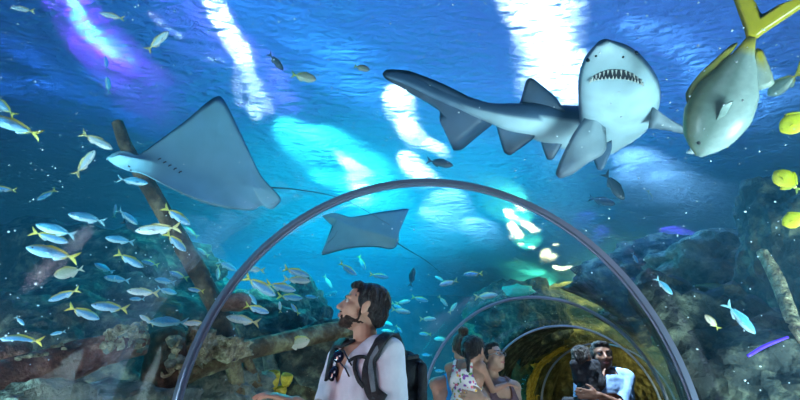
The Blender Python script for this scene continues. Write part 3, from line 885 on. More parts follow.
# ------------------------------------------------------------------ rockwork, logs, corals
M['bark'] = mottled('wet_bark', [(.03, .012, .01), (.22, .10, .07), (.60, .36, .28)], scale=6, bump=1, bscale=16, stretch=(1, 1, 1))
M['bark_dark'] = mottled('dark_bark', [(.012, .008, .006), (.09, .055, .035), (.26, .19, .12)], scale=6, bump=.8, bscale=16)
M['bark_moss'] = mottled('mossy_bark', [(.03, .022, .01), (.15, .11, .06), (.42, .42, .22)], scale=7, bump=.8, bscale=18)
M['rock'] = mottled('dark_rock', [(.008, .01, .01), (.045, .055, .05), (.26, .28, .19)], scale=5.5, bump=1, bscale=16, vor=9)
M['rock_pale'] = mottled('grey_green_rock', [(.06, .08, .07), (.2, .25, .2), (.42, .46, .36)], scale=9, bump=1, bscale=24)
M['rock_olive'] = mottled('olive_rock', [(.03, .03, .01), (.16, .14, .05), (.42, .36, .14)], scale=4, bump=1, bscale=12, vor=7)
M['crust'] = mottled('crusted_growth', [(.08, .04, .05), (.42, .38, .22), (.95, .9, .62)], scale=18, bump=1, bscale=30)
M['sponge'] = mottled('yellow_sponge', [(.35, .25, .02), (.75, .60, .06), (.9, .8, .25)], scale=14, bump=.5, bscale=30)
M['coral_y'] = mottled('yellow_coral', [(.4, .2, .02), (.8, .5, .05), (.95, .75, .2)], scale=9, bump=.8, bscale=24)
M['teal'] = plain('teal_coral', (.05, .6, .5), .6)
def clear_tunnel(p, m_=.035):
    if not inside_tunnel(p, m_): return p
    c = math.cos(path_yaw(p.y)); u = (p.x-path_x(p.y))*c; r = TUN_R+.07+m_
    if p.z < TUN_CZ: return Vector((path_x(p.y)+math.copysign(r, u)/c, p.y, p.z))
    q_ = Vector((u, p.z-TUN_CZ)); q_ = q_.normalized()*r
    return Vector((path_x(p.y)+q_.x/c, p.y, TUN_CZ+q_.y))
def blob(name, c, r, m, label=None, cat=None, seed=0, amp=.35, fr=1.2, sub=4, rot=0, parent=None, group=None):
    bm = bmesh.new(); bmesh.ops.create_icosphere(bm, subdivisions=sub, radius=1)
    off = Vector((seed*3.7, seed*1.3, seed*7.1)); rm = Matrix.Rotation(rot, 3, 'Z')
    for v in bm.verts:
        d = v.co.normalized()
        k = 1+amp*noise.fractal(d*fr+off, .8, 2.1, 5)+amp*.5*abs(noise.noise(d*fr*2.3+off))
        v.co = rm @ Vector((d.x*r[0]*k, d.y*r[1]*k, d.z*r[2]*k))
    if parent is None:
        for v in bm.verts: v.co = clear_tunnel(v.co+Vector(c))-Vector(c)
    o = obj(name, bm, m, parent)
    if parent is None: o.location = c; tag(o, label, cat, group)
    else:
        for v in o.data.vertices: v.co += Vector(c)
    return o
def log(name, pts, m, label, cat='log', seed=0, parent=None, n=6, amp=.16, group=None, seg=20):
    """pts: (px, py, distance, radius in px)"""
    pts = [(a, b, max(d, exit_dist(a, min(b, 430))+px2m(r, d)*1.15+.16), r/ray(a, b).length) for a, b, d, r in pts]
    P = catmull([at(a, b, d) for a, b, d, r in pts], n); Rr = cm1([px2m(r, d) for a, b, d, r in pts], n)
    base = P[0] if parent is None else Vector()
    bm = bmesh.new(); rows = []; L_ = 0
    for i, p in enumerate(P):
        t = (P[min(i+1, len(P)-1)]-P[max(0, i-1)]).normalized()
        a = t.cross(Vector((.2, .3, 1))).normalized(); b = t.cross(a)
        if i: L_ += (p-P[i-1]).length
        row = []
        for k in range(seg):
            w_ = 2*PI*k/seg; dd = a*math.cos(w_)+b*math.sin(w_)
            q_ = dd*1.3+Vector((seed, 0, L_*2.5))
            rr = Rr[i]*(1+amp*noise.fractal(q_*2, .8, 2, 4))
            row.append(clear_tunnel(p+dd*rr)-base)
        rows.append(row)
    # rounded ends
    def ring(row, f, sh): 
        c = sum(row, Vector())/len(row); return [c+(x-c)*f+sh for x in row]
    t0 = (P[0]-P[1]).normalized(); t1 = (P[-1]-P[-2]).normalized()
    rows = [ring(rows[0], .6, t0*Rr[0]*.3)]+rows+[ring(rows[-1], .6, t1*Rr[-1]*.3)]
    v = loft(bm, rows, close=True); bm.faces.new(v[0]); bm.faces.new(v[-1])
    o = obj(name, bm, m, parent)
    if parent is None: o.location = base; tag(o, label, cat, group)
    return o
def beyond(x, y, r): return exit_dist(x, y)+px2m(r, 3)+.02
def knot(parent, p, r, m, nm='growth', seed=0):
    blob(nm, p-parent.location, (r, r, r), m, seed=seed, parent=parent, sub=2, amp=.4, fr=2)
def cup(parent, p, d, r, m, nm='barnacle', depth=1.0):
    """open cup: barnacle or tube sponge, real wall thickness"""
    q_ = rot_to(d); bm = bmesh.new(); prof = [(.55, -.6*depth), (.95, 0), (1.0, .45*depth), (.82, .6*depth), (.62, .45*depth), (.45, -.1*depth), (.05, -.2*depth)]
    rows = []
    for k in range(14):
        a = 2*PI*k/14; w_ = 1+.12*math.sin(a*3+p.x*40)
        rows.append([p-parent.location+q_ @ Vector((r*c_*w_*math.cos(a), r*c_*w_*math.sin(a), r*z_)) for c_, z_ in prof])
    rows.append(rows[0])
    loft(bm, rows); bmesh.ops.remove_doubles(bm, verts=bm.verts, dist=1e-5)
    return obj(nm, bm, m, parent)

main_log = log('sunken_log', [(-40, 392, 2.6, 22), (20, 376, 2.7, 20), (70, 362, 2.8, 18), (105, 350, 2.9, 15), (140, 340, 3.0, 15)], M['bark'], 'thick reddish brown sunken log with barnacled end, lower left', seed=1)
def tree(o):
    bpy.context.view_layer.update(); mw = o.matrix_world
    return BVHTree.FromPolygons([mw @ v.co for v in o.data.vertices], [list(p.vertices) for p in o.data.polygons])
def on(bv, x, y):
    h = bv.ray_cast(Vector((0, 0, CAM_Z)), ray(x, y).normalized())
    if h[0] is None: h = bv.find_nearest(at(x, y, exit_dist(x, y)+.25))
    return h[0]
mt = tree(main_log)
for k in range(75):
    x = 104+random.random()*42; y = 322+random.random()*24+abs(x-125)*.25
    p = clear_tunnel(on(mt, x, y), .09)
    knot(main_log, p, px2m(random.uniform(2, 4.5), 2.9), random.choice((M['crust'], M['crust'], M['crust'], M['rock_pale'], M['bark'])), seed=k)
for (x, y, r) in ((122, 324, 6), (133, 332, 5.5), (110, 331, 4), (142, 326, 4.5), (120, 343, 4)):
    p = on(mt, x, y); cup(main_log, clear_tunnel(p-ray(x, y).normalized()*.02, .1), -ray(x, y).normalized()+Vector((random.uniform(-.4, .4), 0, .7)), px2m(r, 2.8), M['crust'])
for k in range(14):
    x = 18+k*3.6; knot(main_log, on(mt, x, 355-k*.6+random.uniform(-4, 5)), px2m(random.uniform(1.5, 3), 2.7), M['crust'], seed=40+k)
log('sunken_log', [(-30, 358, 3.1, 11), (0, 352, 3.15, 10), (22, 350, 3.2, 9), (28, 352, 3.2, 6)], M['bark'], 'short mauve-grey log end behind the thick log at the left edge', seed=2)
st = log('tree_stump', [(163, 440, 3.1, 22), (163, 400, 3.1, 20), (165, 370, 3.1, 20), (166, 345, 3.1, 19), (164, 334, 3.1, 17)], M['bark_dark'], 'dark upright stump overgrown with green lumps beside the first rib', cat='stump', seed=3)
stt = tree(st)
for k in range(24):
    x = 175+random.uniform(-5, 9); y = 338+random.random()*40
    knot(st, clear_tunnel(on(stt, x, y), .08), px2m(random.uniform(2.5, 5), 3), random.choice((M['crust'], M['rock_pale'])), seed=60+k)
cup(st, clear_tunnel(on(stt, 167, 373), .1), Vector((0, -1, .5)), px2m(5.5, 2.9), M['crust'])
log('mossy_log', [(180, 372, 3.5, 13), (215, 360, 3.5, 12), (260, 347, 3.5, 9.5), (310, 336, 3.5, 9), (350, 328, 3.5, 9)], M['bark_moss'], 'long mossy log running level behind the first rib foot', 'log', seed=4)
log('leaning_pole', [(117, 122, 4.6, 5), (128, 150, 4.55, 6.5), (152, 192, 4.4, 8), (180, 240, 4.3, 8.5), (212, 298, 4.2, 9), (230, 345, 4.1, 11)], M['bark_dark'], 'long dark pole leaning behind the big ray', 'pole', seed=5, seg=16)
log('wooden_post', [(231, 352, 3.45, 7), (236, 380, 3.45, 8), (240, 420, 3.45, 8), (242, 470, 4.0, 8)], M['bark_moss'], 'upright mossy post under the long mossy log, left one of two', 'post', seed=6)
log('wooden_post', [(244, 352, 3.6, 4), (254, 378, 3.5, 5.5), (264, 405, 3.45, 6), (280, 470, 4.1, 6)], M['bark_moss'], 'slanting thin post under the long mossy log, right one of two', 'post', seed=7)
log('forked_trunk', [(266, 340, 4.5, 5), (270, 360, 4.5, 7), (273, 385, 4.5, 10), (276, 430, 4.6, 13), (276, 460, 4.8, 14)], M['rock_pale'], 'pale green crusted trunk behind the yellow sponges', 'trunk', seed=8)
log('fallen_tree', [(356, 318, 5.0, 13), (342, 342, 5.0, 16), (325, 368, 5.0, 18), (306, 400, 5.0, 20), (280, 440, 5.0, 22)], M['bark_moss'], 'thick mottled trunk leaning beside the backpack man', 'trunk', seed=9, amp=.2)
log('log_end', [(222, 303, 4.0, 8), (240, 302, 3.95, 9), (249, 303, 3.95, 6)], M['bark'], 'short brown log end above the mossy log right of the first rib', 'log', seed=10)
# crust along the beam
rk = blob('coral_crust', at(222, 349, 3.5), (.2, .12, .07), M['crust'], 'knobbly pale green crust on the left part of the long mossy log', 'coral', seed=11, amp=.5, fr=2.5)
rk = blob('coral_crust', at(196, 345, 3.4), (.10, .1, .12), M['crust'], 'crusty yellowish growth between the stump and first rib', 'coral', seed=12, amp=.5, fr=2.5)
# yellow sponges
sp = empty('yellow_sponge', at(275, 402, 3.98)); tag(sp, 'cluster of bright yellow tube sponges in front of the pale trunk', 'sponge')
for (x, y, r, hh) in ((273, 382, 6, 2.6), (286, 380, 5.5, 1.6), (281, 392, 5, 1.5), (274, 396, 4, 1.2)):
    cup(sp, at(x, y, 3.95), Vector((random.uniform(-.2, .2), -.35, 1)), px2m(r, 3.95), M['sponge'], 'tube', depth=hh)
# boulders
RK = [((35, 408, 2.9), (.30, .2, .11), 'rock_pale', 'rounded grey-green boulder below the thick log, lower left corner'),
 ((110, 408, 3.3), (.5, .3, .12), 'rock_pale', 'flat green-grey boulder under the barnacled log end'),
 ((20, 375, 5.2), (.9, .5, .55), 'rock', 'dark boulder behind the log at the left edge'),
 ((95, 350, 6.0), (1.1, .7, .7), 'rock', 'dark boulder behind the middle of the brown log'),
 ((205, 395, 4.0), (.5, .3, .22), 'rock_pale', 'green rock behind the foot of the first rib'),
 ((180, 345, 6.0), (1.0, .6, .5), 'rock', 'dark reef mound behind the stump'),
 ((245, 352, 5.6), (.9, .6, .50), 'rock', 'dark reef mound behind the fish school'),
 ((305, 330, 6.2), (.30, .4, .6), 'rock', 'dark rock pillar beneath the school of fish'),
 ((262, 318, 6.6), (.5, .4, .35), 'rock', 'dark rock knob half hidden by the school of fish'),
 ((320, 355, 4.6), (.4, .3, .28), 'rock', 'dark rock under the oval cream fish'),
 ((60, 300, 8.0), (2.2, 1.0, 1.0), 'rock', 'broad shadowy reef behind the diving silver fish'),
]
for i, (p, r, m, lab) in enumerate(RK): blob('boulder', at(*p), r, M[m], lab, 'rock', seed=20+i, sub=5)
# rock piles carry the scenery down to the bed (hidden by the kerb from here)
RR_ = [((710, 385, 3.4), (.5, .5, .55), 'rock', 'dark boulder at the lower right beside the nearest rib'),
 ((775, 392, 3.4), (.6, .5, .36), 'rock', 'black shadowed boulder in the lower right corner'),
 ((765, 322, 4.6), (.7, .6, .30), 'rock_olive', 'olive ledge behind the grey-blue slanting fish'),
 ((690, 285, 6.0), (1.1, .6, .45), 'rock', 'dark overhanging ledge right of the nearest rib'),
 ((745, 275, 5.0), (.7, .6, .32), 'rock_pale', 'hazy green reef mound left of the yellow fishes'),
 ((812, 265, 4.0), (.35, .5, .6), 'rock', 'dark rock column behind the yellow fishes'),
 ((662, 322, 7.2), (.9, .5, .3), 'rock', 'black rock lip between the first and second ribs'),
 ((640, 370, 13.2), (1.5, .8, 1.1), 'rock_olive', 'olive mound right of the man in light blue'),
 ((555, 350, 12.3), (2.0, 1.0, 1.3), 'rock_olive', 'olive reef between the glasses woman and the man in light blue'),
 ((600, 320, 12.5), (2.4, 1.0, .9), 'rock_olive', 'olive reef crest above the man in light blue'),
 ((520, 320, 10.5), (.9, .8, .8), 'rock', 'slate rock behind the violet glow beyond the second rib'),
 ((535, 388, 9.3), (.7, .6, .35), 'rock', 'dark rounded rock low beside the glasses woman'),
]
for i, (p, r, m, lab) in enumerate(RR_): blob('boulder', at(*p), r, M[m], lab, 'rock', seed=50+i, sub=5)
blob('yellow_coral', at(562, 382, 11.4), (.6, .4, .42), M['coral_y'], 'golden yellow coral mound left of the man in light blue', 'coral', seed=70, sub=5, amp=.5, fr=2.5)
fan = blob('fan_coral', at(518, 291, 9.5), (.28, .12, .11), M['teal'], 'small teal fan coral at the crown of the second rib', 'coral', seed=71, sub=3, amp=.4, fr=2.2)
br = log('dead_branch', [(762, 252, 3.2, 5), (775, 275, 3.1, 6), (785, 300, 3.0, 6.5), (795, 325, 2.9, 6), (815, 352, 2.9, 6)], M['crust'], 'knobbly pinkish branch slanting down at the right edge', 'branch', seed=12)
# violet light reflection in the rocks, made as a glowing bar
M['violet'] = plain('violet_reflection_glow', (.08, .03, .5), .4, emit=(.09, .02, .9), es=.8)
log('violet_reflection', [(748, 356, 2.75, 1.5), (765, 346, 2.8, 1.8), (788, 337, 2.85, 1.2)], M['violet'], 'glowing violet bar standing in for a light reflection at lower right', 'lamp', seed=0, amp=0)
# ------------------------------------------------------------------ the fish, kept in front of the scenery
bpy.context.view_layer.update()
_V, _F = [], []
for o_ in COL.objects:
    if o_.type == 'MESH' and not o_.name.startswith(('window', 'tank_water', 'ceiling', 'floating', 'steel_rib', 'shark', 'eagle')) and (o_.parent is None or o_.parent.name.startswith(('sunken', 'tree', 'yellow'))):
        b0 = len(_V); _V += [o_.matrix_world @ v.co for v in o_.data.vertices]; _F += [[b0+i for i in p.vertices] for p in o_.data.polygons]
SCEN = BVHTree.FromPolygons(_V, _F)
GRP = 'fish swimming in the tank'
for (x, y, ln, a, k, b, lab) in FL:
    kw = {}
    if k == 'yellow': kw = dict(d=2.6, depth_tilt=10)
    if k == 'oval' and x > 200: kw = dict(d=4.12)
    fish(x, y, ln, a, k, lab, bend=b, group=GRP, **kw)
# the big yellow-tailed fish on the right
o = fish(729, 88, 126, 233, 'jack', 'big silver-green fish with long forked yellow tail at upper right', d=2.35, bend=0, depth_tilt=0, group=None, name='trevally', flip=False)

# ------------------------------------------------------------------ people
def rcone(bm, a, b, ra, rb, fl=1.0, flat_axis=None, seg=14):
    """tapered capsule from a to b; fl flattens it along flat_axis"""
    a = Vector(a); b = Vector(b); d = b-a; Ln = max(d.length, 1e-4); t = d/Ln
    if flat_axis is not None:
        u = Vector(flat_axis); u = (u-t*u.dot(t)).normalized()
    else: u = t.orthogonal().normalized()
    v_ = t.cross(u); rows = []
    def ring(c, r): rows.append([c+u*(r*fl*math.cos(2*PI*k/seg))+v_*(r*math.sin(2*PI*k/seg)) for k in range(seg)])
    for q_ in (80, 50, 25): ring(a-t*ra*math.sin(R(q_)), ra*math.cos(R(q_)))
    for f in (0, .5, 1): ring(a.lerp(b, f), lerp(ra, rb, f))
    for q_ in (25, 50, 80): ring(b+t*rb*math.sin(R(q_)), rb*math.cos(R(q_)))
    vs = [[bm.verts.new(p) for p in r] for r in rows]
    for x, y in zip(vs, vs[1:]):
        for i in range(seg): bm.faces.new((x[i], x[(i+1) % seg], y[(i+1) % seg], y[i]))
    bm.faces.new(list(reversed(vs[0]))); bm.faces.new(vs[-1])
def ell(bm, c, r, M_=None, sub=3):
    g = bmesh.ops.create_icosphere(bm, subdivisions=sub, radius=1)
    c = Vector(c)
    for v in g['verts']:
        p = Vector((v.co.x*r[0], v.co.y*r[1], v.co.z*r[2]))+c
        v.co = (M_ @ p) if M_ is not None else p
def remesh(name, bm, vox, m, parent, smooth=4, cut=None, solid=0, mats=None, disp=None):
    bmesh.ops.recalc_face_normals(bm, faces=bm.faces)
    me = bpy.data.meshes.new(name); bm.to_mesh(me); bm.free()
    t = bpy.data.objects.new('tmp', me); COL.objects.link(t)
    md = t.modifiers.new('r', 'REMESH'); md.mode = 'VOXEL'; md.voxel_size = vox; md.use_smooth_shade = True
    sm = t.modifiers.new('s', 'SMOOTH'); sm.factor = .5; sm.iterations = smooth
    dg = bpy.context.evaluated_depsgraph_get(); dg.update()
    me2 = bpy.data.meshes.new_from_object(t.evaluated_get(dg))
    bpy.data.objects.remove(t)
    if cut or solid or disp:
        b2 = bmesh.new(); b2.from_mesh(me2)
        if disp:
            b2.normal_update()
            for v in b2.verts: v.co += v.normal*disp(v.co)
        if cut:
            bmesh.ops.delete(b2, geom=[v for v in b2.verts if cut(v.co)], context='VERTS')
            for it in range(10):         # even out the hems
                new = []
                for v in b2.verts:
                    if v.is_boundary:
                        nb = [e.other_vert(v).co for e in v.link_edges if e.is_boundary]
                        if len(nb) == 2: new.append((v, v.co*.4+(nb[0]+nb[1])*.3))
                for v, c in new: v.co = c
        if solid:
            b2.normal_update()
            bmesh.ops.solidify(b2, geom=b2.faces[:], thickness=solid)
        b2.to_mesh(me2); b2.free()
    me2.name = name
    for p in me2.polygons: p.use_smooth = True
    me2.materials.clear()
    return link(name, me2, m, parent)

def skin(name, c):
    return mottled(name, [tuple(x*.8 for x in c), c, tuple(min(1, x*1.15) for x in c)], scale=9, bump=.06, bscale=60, rough=.5, spec=.4)
M['skin_tan'] = skin('skin_tan', (.50, .27, .19))
M['skin_brown'] = skin('skin_brown', (.40, .20, .14))
M['skin_dark_b'] = skin('skin_dark_brown', (.16, .08, .055))
M['hair_black'] = mottled('hair_black', [(.006, .005, .006), (.02, .016, .018), (.05, .045, .05)], scale=30, rough=.4, bump=1, bscale=90, stretch=(1, 1, .35), spec=.5)
M['hair_brown'] = mottled('hair_brown', [(.02, .012, .01), (.07, .04, .03), (.18, .12, .09)], scale=30, rough=.45, bump=1, bscale=90, stretch=(1, 1, .35), spec=.5)
M['beard'] = mottled('short_beard', [(.012, .008, .008), (.05, .03, .025), (.10, .06, .05)], scale=60, rough=.7, bump=.6, bscale=160)
M['white'] = plain('eye_white', (.45, .43, .42), .3)
M['lips'] = plain('lips', (.42, .14, .13), .4)
M['tee'] = mottled('grey_white_jersey', [(.50, .48, .58), (.62, .60, .70), (.72, .70, .78)], scale=5, bump=.25, bscale=9, rough=.9)
M['denim'] = mottled('dark_trousers', [(.02, .025, .04), (.05, .06, .09)], scale=10, bump=.2, rough=.9)
M['shoe'] = plain('shoe_rubber', (.03, .03, .035), .6)
M['pack'] = mottled('black_nylon', [(.012, .014, .018), (.03, .034, .042)], scale=30, bump=.3, bscale=120, rough=.6)
M['strap_grey'] = mottled('grey_strap_edge', [(.10, .12, .15), (.2, .23, .27)], scale=20, bump=.3, rough=.8)
M['lens'] = plain('dark_lens', (.01, .015, .04), .05, coat=1)
M['frame'] = plain('thin_metal_frame', (.5, .5, .52), .3, metal=1)
M['shirt_blue'] = mottled('light_blue_shirt', [(.12, .22, .45), (.2, .34, .6), (.3, .45, .7)], scale=5, bump=.3, bscale=9, rough=.9)
M['black_cloth'] = mottled('black_cloth', [(.008, .01, .016), (.03, .034, .045)], scale=6, bump=.4, rough=.95)
M['maroon'] = mottled('dusky_pink_top', [(.12, .06, .07), (.26, .14, .15)], scale=8, bump=.3, rough=.9)
M['cyan_cloth'] = plain('bright_blue_cloth', (.03, .35, .75), .8)
def m_floral():
    m, nt, out = mat('floral_print')
    tc = N(nt, 'ShaderNodeTexCoord')
    v = N(nt, 'ShaderNodeTexVoronoi'); v.inputs['Scale'].default_value = 58; L(nt, tc.outputs['Object'], v.inputs['Vector'])
    sx = N(nt, 'ShaderNodeSeparateColor'); L(nt, v.outputs['Color'], sx.inputs[0])
    cr = N(nt, 'ShaderNodeValToRGB'); cr.color_ramp.interpolation = 'CONSTANT'
    cols = [(.75, .68, .66), (.25, .08, .35), (.75, .68, .66), (.7, .15, .25), (.75, .68, .66), (.15, .3, .12), (.8, .45, .1), (.75, .7, .7)]
    while len(cr.color_ramp.elements) < len(cols): cr.color_ramp.elements.new(.5)
    for i, e in enumerate(cr.color_ramp.elements): e.position = i/len(cols); e.color = c4(cols[i])
    L(nt, sx.outputs[0], cr.inputs[0])
    lt = N(nt, 'ShaderNodeMath', operation='LESS_THAN'); lt.inputs[1].default_value = .62; L(nt, v.outputs['Distance'], lt.inputs[0])
    mx = N(nt, 'ShaderNodeMix'); mx.data_type = 'RGBA'; L(nt, lt.outputs[0], mx.inputs[0]); mx.inputs[6].default_value = (.75, .68, .66, 1); L(nt, cr.outputs[0], mx.inputs[7])
    b = N(nt, 'ShaderNodeBsdfPrincipled'); b.inputs['Roughness'].default_value = .9
    L(nt, mx.outputs[2], b.inputs['Base Color']); L(nt, b.outputs[0], out.inputs[0]); return m
M['floral'] = m_floral()

def hand_blobs(bm, wrist, d, palm_n, thumb, s=1.0, curl=.5):
    """five separate fingers; d along the hand, palm_n out of the palm, thumb toward the thumb side"""
    d = Vector(d).normalized(); pn = Vector(palm_n); pn = (pn-d*pn.dot(d)).normalized(); th = d.cross(pn)
    if th.dot(Vector(thumb)) < 0: th = -th
    W = Vector(wrist)
    rcone(bm, W, W+d*.035*s, .024*s, .030*s, .6, pn)
    for k in (-1, 0, 1): rcone(bm, W+d*.03*s+th*k*.017*s, W+d*.085*s+th*k*.022*s, .019*s, .016*s, .75, pn)
    for i, (off, ln) in enumerate(((.030, .068), (.010, .078), (-.010, .073), (-.029, .058))):
        p0 = W+d*.088*s+th*off*s; a = 0; r = .0092*s
        dir_ = (d+th*off*4).normalized()
        for j, f in enumerate((.45, .32, .23)):
            a = curl*(.35+.75*j)
            dd = (dir_*math.cos(a)+pn*math.sin(a)).normalized()
            p1 = p0+dd*ln*f*s*1.15
            rcone(bm, p0, p1, r, r*.9, seg=10); p0 = p1; r *= .93
    p0 = W+d*.028*s+th*.028*s; a_ = (d*.7+th*.8+pn*.25).normalized(); p1 = p0+a_*.042*s
    rcone(bm, p0, p1, .014*s, .011*s, seg=10); p2 = p1+(d*.85+th*.3+pn*.3).normalized()*.034*s
    rcone(bm, p1, p2, .011*s, .009*s, seg=10)

def person(label, foot, yaw, H, skin_m, hair_m, P, group=None, vox=.006, cat='person'):
    """P: pose and clothing. Local frame: +Y forward, +Z up, the person's left is -X."""
    root = empty('person', foot, yaw); tag(root, label, cat, group)
    bpy.context.view_layer.update()
    inv = root.matrix_world.inverted()
    s = H/1.72; hs = P.get('head_scale', s)
    def lw(p): return inv @ Vector(p)
    lean = Vector(P.get('lean', (0, 0, 0)))     # shift of the upper body
    def T(x, y, z): return Vector((x*s, y*s, z*s))+lean*max(0, min(1, (z-.9)/.5))
    sh = {q_: T(.175*q_, -.005, 1.415) for q_ in (-1, 1)}
    hip = {q_: T(.095*q_, 0, .90) for q_ in (-1, 1)}
    headc = lw(P['head']) if 'head' in P else T(0, .03, 1.60)
    # head frame
    hf = Vector(P['look']); hf = inv.to_3x3() @ hf; hf.normalize()
    upv = inv.to_3x3() @ Vector(P.get('head_up', (0, 0, 1)))
    hx = hf.cross(upv).normalized(); hz = hx.cross(hf).normalized()
    HM = Matrix((hx, hf, hz)).transposed().to_4x4() @ Matrix.Scale(hs, 4); HM.translation = headc
    bm = bmesh.new()
    fem = P.get('fem', False)
    cz = P.get('child', False)
    # torso
    rcone(bm, T(-.07, 0, 1.30), T(.07, 0, 1.30), .125*s, .125*s, .82, (0, 1, 0))
    rcone(bm, T(0, 0, 1.34), T(0, 0, 1.05), .15*s, .125*s, .74, (0, 1, 0))
    rcone(bm, T(-.05, 0, 1.08), T(.05, 0, 1.08), .11*s, .11*s, .85, (0, 1, 0))
    rcone(bm, T(-.07, 0, .93), T(.07, 0, .93), .115*s, .115*s, .88, (0, 1, 0))
    for q_ in (-1, 1):
        rcone(bm, T(.03*q_, -.01, 1.45), sh[q_], .048*s, .055*s)
        rcone(bm, T(.07*q_, .03, 1.36), T(.1*q_, .06, 1.27), .06*s, (.062 if fem else .05)*s)
    nk = T(0, -.012, 1.42)
    rcone(bm, nk, HM @ Vector((0, -.025, -.055)), .058*s*(.85 if fem or cz else 1), .050*hs*(.85 if fem or cz else 1))
    # head
    E_ = lambda c, r, sub=3: ell(bm, c, r, HM, sub)
    E_((0, -.012, .028), (.074, .095, .082), 4); E_((0, .030, -.028), (.060, .060, .080), 4)
    E_((0, .040, -.070), (.046, .045, .034)); E_((0, .068, -.088), (.020, .018, .018), 2)
    for q_ in (-1, 1):
        E_((.029*q_, .074, .026), (.024, .016, .009), 2); E_((.038*q_, .052, -.022), (.024, .028, .026), 2)
        E_((.050*q_, .010, -.062), (.014, .035, .024), 2)
        E_((.075*q_, -.010, -.008), (.008, .018, .030), 2); E_((.080*q_, -.018, .008), (.005, .014, .018), 2); E_((.074*q_, -.002, -.030), (.008, .008, .010), 2)
        E_((.012*q_, .094, -.030), (.009, .010, .008), 2)
    rcone(bm, HM @ Vector((0, .084, .012)), HM @ Vector((0, .106, -.024)), .008*hs, .0125*hs, seg=10)
    E_((0, .086, -.053), (.022, .012, .006), 2); E_((0, .084, -.064), (.019, .012, .007), 2)
    # legs
    for q_ in (-1, 1):
        kn = T(.10*q_, .01, .48); an = T(.105*q_, -.02, .085)
        if P.get('legs') == 'wrap':      # carried child: thighs forward around the carrier
            kn = hip[q_]+Vector((.10*q_*s, .26*s, .02)); an = kn+Vector((-.02*q_, .05, -.34*s))
            P.setdefault('_kn', {})[q_] = (kn, an)
        rcone(bm, hip[q_], kn, .082*s, .056*s); rcone(bm, kn, an, .056*s, .038*s)
        rcone(bm, an+Vector((0, -.02, -.035)), an+Vector((0, .14*s, -.05)), .036*s, .03*s, .8, (0, 0, 1))
        P.setdefault('_leg', {})[q_] = (kn, an)
    # arms
    arms = {}
    for q_, key in ((-1, 'L'), (1, 'R')):
        a = P[key]; el = lw(a['elbow']) if 'elbow' in a else sh[q_]+Vector((.05*q_, -.03, -.29*s)); wr = lw(a['wrist']) if 'wrist' in a else el+Vector((0, .06, -.25*s))
        d1 = (el-sh[q_]).normalized()*.29*s; el = sh[q_]+d1
        d2 = (wr-el).normalized()*.25*s; wr = el+d2
        arms[q_] = (el, wr)
        k = .86 if fem or cz else 1
        rcone(bm, sh[q_], el, .052*s*k, .040*s*k); rcone(bm, el, el.lerp(wr, .35), .040*s*k, .041*s*k); rcone(bm, el.lerp(wr, .35), wr, .041*s*k, .026*s*k)
        hd = inv.to_3x3() @ Vector(a['hand']) if 'hand' in a else d2
        pn = inv.to_3x3() @ Vector(a['palm']) if 'palm' in a else Vector((-q_, 0, 0))
        th = inv.to_3x3() @ Vector(a['thumb']) if 'thumb' in a else Vector((0, 1, 0))
        hand_blobs(bm, wr, hd, pn, th, s*(.95 if not cz else .9), a.get('curl', .5))
    remesh('body', bm, vox, skin_m, root, smooth=2)
    # eyes, brows, mouth
    for q_ in (-1, 1):
        for nm, r, c, mm in (('eye', .0108, (.029*q_, .0728, .007), M['white']), ('iris', .0062, (.029*q_, .0790, .0072), M['black'])):
            b = bmesh.new(); bmesh.ops.create_uvsphere(b, u_segments=12, v_segments=8, radius=r*hs)
            for v in b.verts: v.co += HM @ Vector(c)
            e = obj(nm, b, mm, root if nm == 'eye' else last)
            last = e
        b = bmesh.new(); rcone(b, HM @ Vector((.014*q_, .0885, .027)), HM @ Vector((.044*q_, .078, .030)), .0045*hs, .003*hs, seg=8); obj('eyebrow', b, hair_m, root)
    b = bmesh.new()
    for q_ in (-1, 1):
        rcone(b, HM @ Vector((0, .0965, -.0545)), HM @ Vector((.02*q_, .088, -.057)), .0042*hs, .0025*hs, seg=8); rcone(b, HM @ Vector((0, .0945, -.0625)), HM @ Vector((.017*q_, .087, -.060)), .0052*hs, .003*hs, seg=8)
    obj('lips', b, M['lips'], root)
    # hair
    hst = P.get('hair', 'short'); b = bmesh.new(); Eh = lambda c, r, sub=3: ell(b, c, r, HM, sub)
    Eh((0, -.024, .042), (.080, .097, .079), 4); Eh((0, -.062, -.002), (.070, .060, .065))
    for q_ in (-1, 1): Eh((.066*q_, -.022, .018), (.017, .052, .044))
    if hst == 'short': Eh((0, .040, .086), (.058, .042, .026)); Eh((.0, -.07, -.035), (.05, .04, .04))
    if hst == 'bun':
        Eh((0, -.055, .135), (.042, .042, .036)); Eh((0, -.08, -.03), (.05, .04, .04))
    if hst == 'back':
        Eh((0, -.105, -.01), (.05, .045, .055)); Eh((0, .03, .085), (.06, .045, .03))
    if hst == 'pony':
        Eh((0, .02, .08), (.066, .06, .035)); Eh((0, -.10, .03), (.04, .04, .04)); rcone(b, HM @ Vector((.0, -.11, .03)), HM @ Vector((.02, -.12, -.16)), .026*hs, .012*hs)
    am = .0045 if vox < .007 else .003
    off = foot[0]*7
    remesh('hair', b, max(.0045, vox*.8), hair_m, root, smooth=2, disp=lambda p: am*noise.noise(Vector((p.x*70, p.y*70, p.z*45+off)))+am*1.2*noise.noise(Vector((p.x*30, p.y*30, p.z*20+off))))
